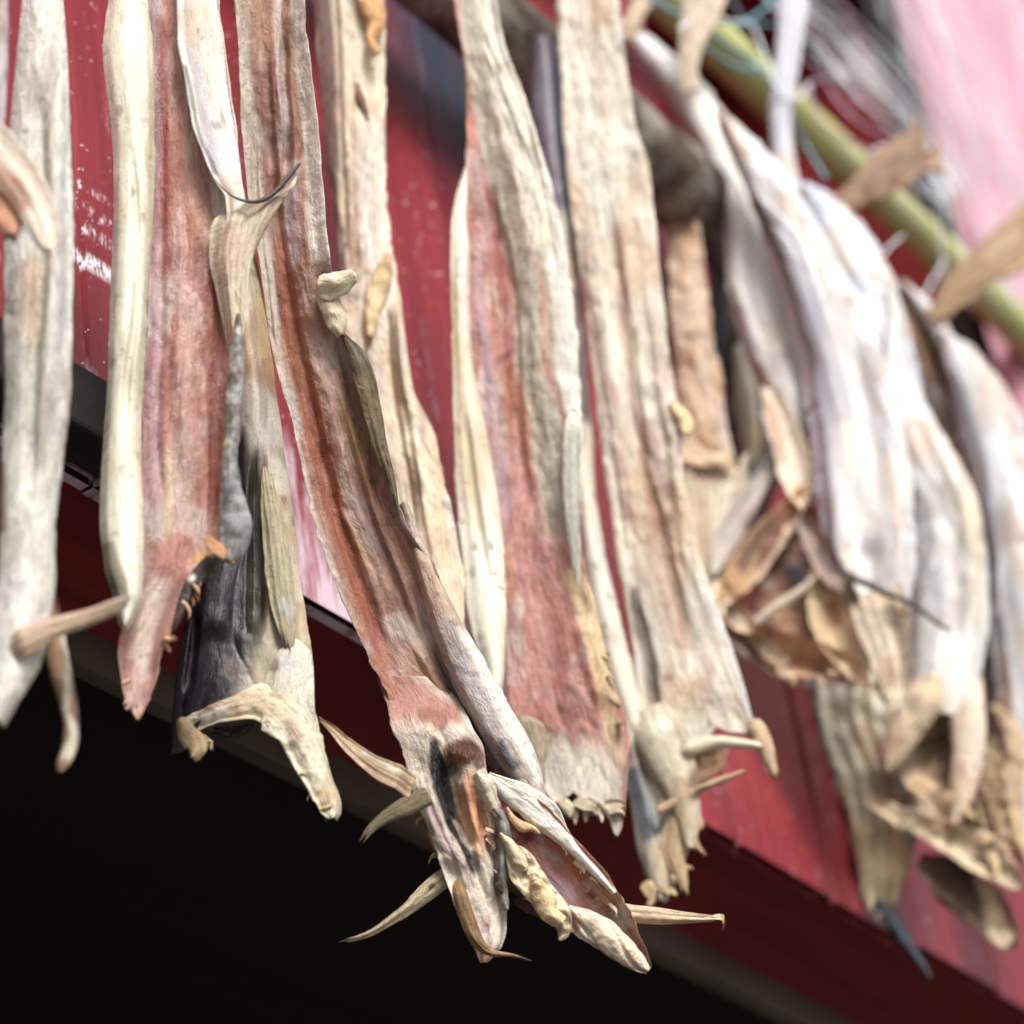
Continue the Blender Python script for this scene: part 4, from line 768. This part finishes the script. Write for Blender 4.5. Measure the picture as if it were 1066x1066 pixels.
# 6b and the dark ones behind it
t, p = fish(730, 400, 0.915, 'tan dried cod with a spread ribbed fan fin, tucked right of the beige fish', 0, 10)
rows('split_body', t, p, [(160, 694, 706), (196, 691, 718), (240, 694, 730), (300, 698, 736), (360, 701, 744), (400, 704, 752), (440, 708, 757), (475, 712, 764), (500, 716, 768)], (214, 186, 160), bulge=.004, wr=2.2, lumps=.004, rag=5, stripes=[((234, 206, 180), [(726, 400, 14), (738, 440, 12)], .6), ((200, 140, 84), [(712, 300, 4), (718, 220, 6)], .6), ((206, 160, 140), [(742, 430, 9)], .5)])
ribbon('pectoral_fin', t, p, [(750, 650, 10), (744, 610, 24), (740, 560, 44), (741, 520, 60), (745, 492, 68), (747, 476, 66)], (230, 216, 190), mat=FIN, off=.014, bulge=-.003, rays=8, rayamp=.0014, rag=4, wr=.6, endtaper=False, bottom=[(0, -8), (.3, 6), (.6, -4), (.8, 4), (1, -10)], stripes=[((190, 150, 120), [(730, 500, 5), (735, 580, 5)], .5), (CREAM2, [(758, 490, 6), (750, 560, 5)], .6)])
ribbon('flesh_shred', t, p, [(706, 462, 8), (716, 474, 18), (732, 480, 16), (748, 478, 14), (762, 484, 6)], (232, 206, 166), off=.016, bulge=.001, lumps=.005, rag=5, thick=.0012)
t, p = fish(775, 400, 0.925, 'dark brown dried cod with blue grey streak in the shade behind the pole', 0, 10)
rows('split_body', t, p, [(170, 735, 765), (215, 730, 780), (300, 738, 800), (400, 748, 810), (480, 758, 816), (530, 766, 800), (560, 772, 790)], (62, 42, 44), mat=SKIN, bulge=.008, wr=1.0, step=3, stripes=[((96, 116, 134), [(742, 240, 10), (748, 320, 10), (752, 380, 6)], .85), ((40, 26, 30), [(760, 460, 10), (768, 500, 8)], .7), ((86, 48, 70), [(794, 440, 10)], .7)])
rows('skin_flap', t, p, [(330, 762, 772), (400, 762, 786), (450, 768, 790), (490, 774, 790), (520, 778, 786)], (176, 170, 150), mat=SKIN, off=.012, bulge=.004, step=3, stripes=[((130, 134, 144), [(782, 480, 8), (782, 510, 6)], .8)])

# 7 draped over the pole
t, p = fish(805, 330, 0.845, 'white bellied dried cod draped over the weathered pole, tail lifted to the left', 0, 6)
ribbon('split_body', t, p, [(640, 18, 12), (664, 38, 24), (694, 66, 36), (720, 102, 44), (750, 146, 42), (769, 196, 46), (784, 250, 60), (796, 305, 78), (812, 352, 80), (822, 396, 60), (824, 430, 36), (822, 462, 12)], (218, 215, 213), mat=SKIN, bulge=.009, curl=(-.008, -.006), wr=2.0, step=2.6, rag=5, thick=.004,
       stripes=[((140, 124, 104), [(672, 58, 6), (698, 92, 7), (716, 140, 7)], .6), ((86, 72, 66), [(700, 100, 4), (718, 150, 4), (738, 220, 4), (752, 270, 5)], .6), (WHITE, [(690, 62, 8), (725, 100, 12), (755, 160, 14), (785, 240, 16)], .9), ((192, 184, 190), [(770, 260, 8), (780, 330, 8), (808, 400, 10)], .5), ((96, 106, 120), [(832, 440, 6), (826, 460, 6)], .8)])  # left edge shading painted in grey and dark brown
ribbon('tail_fin', t, p, [(650, 40, 12), (662, 15, 16), (675, -10, 20), (690, -50, 26)], (222, 200, 172), mat=FIN, off=.004, bulge=.003, rays=5, step=3)

# 8
ribbon('flesh_shred', t, p, [(800, 405, 14), (810, 432, 28), (820, 460, 34), (828, 488, 38), (834, 510, 32), (839, 530, 10)], (242, 228, 206), off=.010, bulge=-.004, curl=(.008, .004), curlw=.4, wr=1, rag=4, thick=.0016, step=2.4, stripes=[((190, 134, 108), [(798, 420, 6), (808, 455, 6), (812, 485, 7)], .8), (AMBER, [(832, 516, 8)], .8)])
ribbon('flesh_shred', t, p, [(840, 508, 12), (824, 532, 28), (804, 558, 38), (784, 586, 40), (766, 612, 32), (752, 634, 12)], (222, 178, 132), off=.012, bulge=-.007, curl=(.002, .010), curlw=.4, wr=1, rag=4, thick=.0014, step=2.4, stripes=[((92, 58, 58), [(806, 540, 8), (786, 566, 9), (770, 596, 6)], .8), ((240, 222, 196), [(838, 525, 5), (822, 556, 6), (800, 588, 6), (778, 616, 6)], .9)])
ribbon('flesh_shred', t, p, [(812, 470, 8), (796, 500, 16), (780, 528, 22), (764, 552, 24), (750, 580, 16), (744, 600, 5)], (206, 196, 188), off=.004, bulge=-.003, curl=(.004, .004), wr=1, rag=3, thick=.0012, step=2.4, stripes=[((120, 80, 84), [(796, 520, 7), (776, 552, 7)], .6)])
ribbon('collar_bone', t, p, [(736, 622, 22), (760, 644, 40), (784, 662, 42), (804, 680, 34), (818, 700, 18), (825, 711, 6)], (240, 222, 196), off=.010, sink=.004, bulge=.003, curl=(.005, -.004), wr=1.2, lumps=.003, rag=4, thick=.002, step=2.4, stripes=[((92, 62, 52), [(752, 652, 8), (778, 676, 8), (796, 692, 6)], .8), ((110, 120, 140), [(776, 652, 8), (788, 660, 6)], .7), ((206, 150, 110), [(812, 700, 9)], .7)])
ribbon('flesh_shred', t, p, [(746, 600, 12), (756, 622, 26), (768, 640, 26), (784, 654, 16), (798, 662, 6)], (236, 210, 174), off=.016, bulge=-.003, curl=(.005, .003), wr=1, rag=4, thick=.0014, step=2.4)

t, p = fish(870, 400, 0.80, 'wide white dried cod right of the draped one, brown curled shreds at its end', 0, 10)
ribbon('split_body', t, p, [(748, 116, 8), (768, 140, 30), (794, 184, 44), (822, 236, 56), (846, 296, 68), (868, 352, 84), (886, 410, 96), (896, 470, 100), (902, 530, 102), (906, 590, 94), (912, 636, 66), (922, 676, 42), (930, 712, 30), (934, 738, 10)], (222, 221, 223), mat=SKIN, bulge=.009, curl=(-.008, -.006), wr=2.0, step=2.6, rag=5, thick=.004,
       stripes=[((176, 178, 194), [(790, 200, 12), (824, 270, 12), (848, 340, 12), (856, 420, 12), (864, 520, 12), (872, 600, 12)], .7, .7), ((96, 84, 84), [(778, 190, 3), (806, 250, 4), (828, 310, 4), (846, 370, 4), (852, 440, 4), (860, 520, 5), (868, 590, 5)], .85), ((178, 158, 132), [(800, 170, 5), (846, 262, 6), (880, 340, 6)], .4), (WHITE, [(880, 440, 24), (905, 560, 24)], .7), ((196, 196, 214), [(850, 380, 10), (856, 450, 10), (862, 520, 12)], .6), ((152, 132, 128), [(856, 430, 3), (858, 480, 4), (868, 550, 5)], .6), ((236, 206, 178), [(920, 470, 8), (940, 560, 6)], .6), ((214, 170, 140), [(926, 690, 14), (933, 730, 12)], .8), ((96, 84, 80), [(862, 560, 5), (880, 600, 6)], .8)])  # blue-grey shade and the dark gap painted along the left edge
rows('belly_shred', t, p, [(520, 812, 842), (550, 800, 858), (590, 788, 874), (630, 788, 884), (660, 800, 892), (690, 815, 898), (704, 835, 892)], (146, 104, 86), off=-.010, bulge=-.012, lumps=.004, wr=1.6, rag=5, step=2.6, stripes=[((66, 46, 44), [(830, 560, 12), (852, 592, 10)], .85), ((36, 54, 86), [(820, 580, 7), (832, 602, 8)], .9), ((214, 172, 130), [(800, 620, 10), (850, 680, 14)], .7), ((226, 214, 196), [(796, 604, 8)], .8)])
ribbon('collar_bone', t, p, [(862, 578, 20), (860, 606, 40), (864, 636, 48), (874, 664, 44), (890, 692, 32), (900, 712, 12)], (226, 196, 160), off=.008, sink=.004, bulge=-.008, curl=(.006, .004), wr=1.2, lumps=.003, rag=5, thick=.002, step=2.4, stripes=[((160, 100, 66), [(860, 620, 10), (868, 650, 9)], .8), ((246, 232, 210), [(884, 640, 6), (898, 680, 7), (902, 704, 7)], .8), ((120, 110, 118), [(876, 600, 6), (884, 630, 5)], .6)])
ribbon('flesh_shred', t, p, [(780, 652, 14), (806, 672, 32), (840, 688, 38), (872, 694, 34), (896, 700, 14)], (214, 176, 140), off=.000, bulge=-.006, curl=(.005, .006), wr=1.2, lumps=.003, rag=5, thick=.0016, step=2.4, stripes=[((150, 96, 66), [(820, 680, 8), (858, 692, 8)], .7)])
ribbon('flesh_shred', t, p, [(830, 536, 10), (846, 560, 26), (862, 588, 28), (880, 612, 18), (894, 624, 6)], (176, 150, 138), off=.010, bulge=-.004, curl=(.003, .003), wr=1.2, rag=5, thick=.0014, step=2.4, stripes=[((84, 66, 62), [(846, 566, 7), (866, 596, 6)], .8)])
ribbon('collar_bone', t, p, [(910, 610, 60), (918, 645, 58), (926, 680, 42), (931, 715, 28), (934, 742, 10)], (240, 224, 200), off=.010, sink=.008, bulge=-.003, curl=(.004, .004), wr=1.2, rag=5, thick=.002, step=2.4, rays=4, rayamp=.0008, stripes=[((206, 160, 128), [(922, 680, 8), (930, 720, 8)], .7)])
tatters(t, p, [(780, 690), (830, 706), (890, 706), (925, 726)], 7, (226, 196, 160), 21, 1, 16, .006)

ribbon('fin_ray', t, p, [(785, 650, 10), (806, 634, 10), (828, 620, 9), (844, 606, 8), (850, 600, 3)], (222, 206, 186), mat=FIN, off=.014, bulge=.003, step=3)
ribbon('fin_ray', t, p, [(868, 588, 8), (892, 602, 8), (920, 614, 6), (950, 628, 5), (976, 648, 4), (990, 656, 2)], (60, 52, 52), mat=FIN, off=.024, bulge=.002, step=3)
ribbon('tail_fin', t, p, [(720, 96, 18), (716, 72, 20), (720, 44, 26), (730, 10, 40), (742, -40, 54)], (228, 208, 186), mat=FIN, off=-.004, bulge=.003, rays=6, step=3)

# 9
t, p = fish(915, 330, 0.81, 'narrow bluish white dried cod folded over the rack under a brown tail fan', 0, 6)
ribbon('split_body', t, p, [(836, 198, 20), (848, 210, 38), (868, 236, 56), (890, 280, 66), (910, 330, 66), (926, 390, 60), (940, 450, 50), (950, 510, 44), (955, 580, 36), (956, 650, 24), (956, 700, 10)], (210, 215, 229), mat=SKIN, bulge=.012, curl=(-.008, -.004), wr=1.8, step=2.6, rag=4, thick=.004, stripes=[((80, 84, 96), [(842, 218, 4), (858, 262, 5), (872, 300, 4), (888, 350, 4), (906, 410, 4), (920, 470, 4)], .85), ((190, 202, 226), [(880, 290, 12), (905, 360, 10)], .6), (WHITE, [(870, 220, 14), (910, 290, 12)], .8), ((110, 116, 128), [(840, 225, 6), (858, 270, 5)], .7)])  # shaded gap on the left side painted as a dark stripe
ribbon('tail_fin', t, p, [(860, 232, 20), (880, 216, 30), (902, 198, 38), (924, 180, 46), (946, 162, 54), (964, 146, 56)], (170, 134, 106), mat=FIN, off=-.006, bulge=.002, curl=(.006, -.004), rays=8, rayamp=.0016, rag=9, wr=1.5, step=2.6, endtaper=False, bottom=[(0, 10), (.2, -8), (.45, 6), (.7, -10), (1, 8)], stripes=[((130, 96, 72), [(930, 165, 10), (945, 160, 10)], .5)])

# 10
t, p = fish(985, 560, 0.79, 'big white dried cod with a forked cream end hanging before the dark skinned one', 0, 10)
ribbon('split_body', t, p, [(926, 296, 8), (929, 340, 20), (932, 390, 38), (944, 440, 54), (964, 490, 74), (980, 545, 84), (986, 610, 86), (984, 670, 84), (980, 715, 78), (974, 745, 60)], (222, 221, 219), mat=SKIN, bulge=.010, curl=(-.008, -.006), wr=2.0, step=2.6, rag=5, thick=.004, stripes=[((120, 112, 112), [(922, 400, 3), (922, 440, 3), (930, 490, 4), (940, 560, 4), (944, 640, 4)], .7), ((206, 190, 160), [(1000, 520, 6), (1018, 590, 6), (1020, 660, 6)], .6), ((204, 206, 216), [(955, 480, 8), (965, 560, 12), (975, 640, 12)], .5), ((170, 168, 172), [(972, 590, 8), (984, 640, 7), (978, 600, 6)], .5), ((232, 226, 200), [(1010, 500, 8), (1016, 620, 8)], .5), ((222, 196, 160), [(975, 735, 20)], .5)])  # grey left stripe paints the shade between neighbouring fish
ribbon('collar_bone', t, p, [(974, 705, 30), (962, 730, 40), (948, 752, 38), (934, 776, 32), (927, 796, 22), (925, 806, 6)], (232, 210, 178), off=.010, sink=.010, bulge=.010, lumps=.002, step=3, stripes=[((206, 150, 110), [(935, 780, 8)], .6)])
ribbon('collar_bone', t, p, [(1000, 700, 40), (1006, 740, 38), (1008, 776, 34), (1004, 810, 30), (998, 840, 22), (992, 860, 8)], (236, 216, 196), off=.010, sink=.010, bulge=.008, step=3, stripes=[((214, 160, 140), [(1004, 800, 8)], .5)])
ribbon('collar_bone', t, p, [(900, 828, 12), (930, 846, 18), (960, 860, 24), (990, 872, 34), (1020, 890, 40), (1044, 906, 32), (1058, 918, 18), (1063, 924, 6)], (232, 208, 172), off=.006, sink=.004, bulge=-.004, rag=7, rays=5, wr=1.5, lumps=.003, step=3, stripes=[((176, 122, 78), [(970, 845, 8), (1000, 865, 8)], .6), ((90, 72, 60), [(930, 852, 5), (970, 875, 5)], .6)])
ribbon('belly_shred', t, p, [(956, 895, 14), (974, 906, 36), (994, 918, 50), (1014, 936, 48), (1032, 954, 42), (1046, 972, 32), (1054, 986, 10)], (96, 72, 54), off=-.012, rag=6, wr=1.5, lumps=.003, bulge=-.006, step=3, stripes=[((238, 214, 178), [(1018, 905, 8), (1034, 935, 9), (1042, 965, 12), (1052, 985, 10)], .95)])

tatters(t, p, [(940, 760), (930, 800), (1000, 840), (1050, 915)], 8, (226, 196, 150), 23, 1, 16, .012)
ribbon('collar_bone', t, p, [(978, 690, 84), (974, 730, 92), (972, 770, 84), (980, 810, 70), (1000, 846, 60), (1022, 880, 40), (1034, 900, 12)], (206, 180, 148), off=-.006, bulge=-.010, curl=(.008, .006), wr=1.8, lumps=.004, rag=7, thick=.002, step=2.6, rays=5, rayamp=.0012, stripes=[((112, 76, 56), [(970, 760, 16), (984, 810, 16)], .85), ((240, 224, 196), [(936, 740, 10), (940, 790, 9)], .7), ((176, 120, 84), [(1000, 850, 12)], .6)])
ribbon('collar_bone', t, p, [(1016, 740, 16), (1024, 780, 30), (1030, 820, 36), (1040, 860, 30), (1050, 890, 10)], (216, 190, 156), off=-.004, bulge=-.004, curl=(.006, .003), wr=1.6, lumps=.004, rag=6, thick=.002, step=2.6, stripes=[((120, 84, 62), [(1020, 790, 8), (1030, 830, 7)], .7)])
# 11
t, p = fish(990, 420, 0.83, 'thin dried cod showing its brown inside between two white ones', 0, 6)
rows('split_body', t, p, [(290, 930, 946), (340, 936, 976), (390, 944, 996), (440, 956, 1010), (490, 978, 1018), (560, 1000, 1020), (640, 1008, 1024), (720, 1010, 1024)], (126, 96, 74), bulge=-.008, step=3, stripes=[((70, 48, 38), [(945, 350, 7), (958, 400, 9), (976, 450, 8)], .85), ((176, 140, 112), [(984, 420, 7), (998, 470, 6)], .7)])
ribbon('skin_flap', t, p, [(936, 288, 6), (958, 310, 18), (980, 345, 22), (998, 388, 24), (1012, 430, 26), (1024, 480, 32), (1028, 540, 30), (1032, 610, 26), (1034, 690, 24)], (220, 221, 227), mat=SKIN, off=.010, bulge=.010, step=3, stripes=[((208, 196, 204), [(1030, 600, 10), (1034, 680, 10)], .6)])

# 12
t, p = fish(1050, 560, 0.79, 'white dried cod at the right frame edge with a tan tail stick pointing up', 0, 6)
ribbon('split_body', t, p, [(982, 346, 16), (996, 368, 40), (1018, 410, 60), (1040, 470, 74), (1058, 540, 84), (1070, 620, 92), (1082, 700, 96), (1088, 780, 90), (1086, 860, 80), (1080, 900, 40)], (222, 223, 229), mat=SKIN, bulge=.010, curl=(-.008, -.006), wr=2.0, step=2.6, rag=5, thick=.004, stripes=[((84, 74, 72), [(990, 380, 4), (1008, 430, 4), (1024, 490, 5), (1032, 560, 5), (1030, 640, 5)], .85), ((150, 150, 154), [(1000, 400, 6), (1018, 450, 6)], .6), ((176, 128, 100), [(1050, 680, 8), (1050, 760, 10), (1056, 850, 10)], .7), ((90, 72, 66), [(1040, 640, 5), (1046, 720, 5)], .6), ((226, 206, 176), [(1070, 800, 20)], .6)])  # shade of the left seam painted in dark brown-grey
ribbon('tail_fin', t, p, [(972, 332, 22), (990, 308, 34), (1012, 288, 46), (1040, 266, 54), (1072, 244, 62), (1100, 225, 70)], (200, 166, 130), mat=FIN, off=.004, bulge=.003, curl=(.008, -.004), rays=7, rayamp=.0018, rag=7, wr=1.6, step=2.6, stripes=[((232, 206, 170), [(1020, 268, 8), (1060, 240, 10)], .6), ((150, 110, 80), [(1000, 310, 6), (1050, 285, 8)], .5)])
ribbon('collar_bone', t, p, [(1030, 730, 10), (1046, 750, 18), (1056, 790, 28), (1050, 830, 24), (1060, 870, 20), (1070, 900, 8)], (206, 176, 142), off=.012, sink=.010, bulge=.008, lumps=.004, step=3)
rows('belly_shred', t, p, [(600, 1020, 1046), (680, 1022, 1050), (760, 1024, 1052), (830, 1028, 1050), (860, 1034, 1044)], (74, 56, 54), off=-.014, bulge=.004, step=3, stripes=[((80, 104, 150), [(1030, 640, 6)], .7)])

# 13 the dark one low down
t, p = fish(900, 820, 0.935, 'grey brown skinned dried cod hanging low before the red boards, black spike at its tip', 0, 8)
rows('split_body', t, p, [(380, 870, 895), (500, 868, 905), (580, 850, 915), (640, 834, 928), (700, 830, 944), (750, 836, 960), (800, 852, 968), (840, 866, 966), (880, 882, 954), (910, 894, 946), (935, 902, 938), (954, 910, 926)], (214, 202, 176), mat=SKIN, bulge=.004, curl=(-.006, .006), wr=1.4, rag=6, step=3, rays=6, rayamp=.0011, thick=.003, lumps=.003, bottom=[(0, -20), (.3, 2), (.6, -6), (1, -14)],
     stripes=[((58, 48, 46), [(838, 700, 8), (848, 760, 10), (866, 820, 9), (882, 870, 6)], .9), ((112, 100, 82), [(870, 640, 16), (880, 720, 12), (896, 790, 8)], .7), ((206, 204, 184), [(862, 740, 8), (884, 810, 9), (904, 870, 9)], .7), ((224, 206, 168), [(905, 850, 14), (916, 900, 22), (920, 945, 16)], .9, .6), ((150, 128, 96), [(930, 760, 10), (940, 820, 8)], .6), ((196, 168, 124), [(950, 790, 8), (944, 850, 8)], .6)])
ribbon('fin_rays', t, p, [(904, 850, 8), (900, 885, 16), (903, 915, 14), (906, 945, 5)], (232, 214, 172), mat=FIN, off=.008, bulge=.002, rays=4, rag=3, step=3)
ribbon('fin_rays', t, p, [(930, 850, 10), (936, 885, 18), (932, 920, 12), (930, 940, 4)], (226, 204, 160), mat=FIN, off=.010, bulge=.002, rays=4, rag=3, step=3)
ribbon('fin_ray', t, p, [(914, 938, 14), (926, 956, 15), (942, 980, 12), (956, 1000, 9), (966, 1014, 6), (969, 1020, 2)], (62, 74, 86), mat=FIN, off=.004, bulge=.004, step=3)
ribbon('tail_fin', t, p, [(824, 205, 26), (816, 170, 24), (812, 120, 22), (820, 60, 26), (826, 0, 30), (828, -60, 34)], (226, 228, 240), mat=SKIN, off=-.02, bulge=.004, rays=3, step=3, stripes=[((224, 196, 164), [(820, 190, 16), (812, 160, 12)], .7)])

# ------------------------------------------------------------------ light, camera
w = bpy.data.worlds.new('World'); SC.world = w; w.use_nodes = True
nt = w.node_tree; bg = nt.nodes['Background']
sky = nt.nodes.new('ShaderNodeTexSky'); sky.sky_type = 'NISHITA'; sky.sun_disc = False
sd = Vector((-0.48, -0.68, 0.56)).normalized()               # towards the sun
sky.sun_elevation = math.asin(sd.z); sky.sun_rotation = math.atan2(sd.x, sd.y)
sky.air_density = 1.0; sky.dust_density = 3.0; sky.altitude = 0
hs = nt.nodes.new('ShaderNodeHueSaturation'); hs.inputs['Saturation'].default_value = 0.35   # thin high cloud
nt.links.new(sky.outputs[0], hs.inputs['Color']); nt.links.new(hs.outputs[0], bg.inputs[0]); bg.inputs[1].default_value = 0.085
sl = bpy.data.lights.new('sun', 'SUN'); sl.energy = 2.3; sl.angle = math.radians(18); sl.color = (1, 0.98, 0.955)
so = bpy.data.objects.new('sun', sl); link(so); so.rotation_euler = sd.to_track_quat('Z', 'Y').to_euler(); so.location = (0, -3, 6)

cd = bpy.data.cameras.new('camera'); co = bpy.data.objects.new('camera', cd); link(co)
cd.sensor_width = 36; cd.lens = 36 * F / 1066; cd.clip_start = 0.05; cd.clip_end = 2000
M = Matrix([[RIGHT[i], -DOWN[i], -FWD[i]] for i in range(3)]).to_4x4(); M.translation = Vector(CAM)
co.matrix_world = M
cd.dof.use_dof = True; cd.dof.focus_distance = 1.765; cd.dof.aperture_fstop = cd.lens / 23.5; cd.dof.aperture_blades = 9
SC.camera = co
SC.view_settings.view_transform = 'Standard'; SC.view_settings.look = 'None'; SC.view_settings.gamma = 1
SC.view_settings.use_curve_mapping = False; SC.view_settings.exposure = 0.95
SC.cycles.use_denoising = True
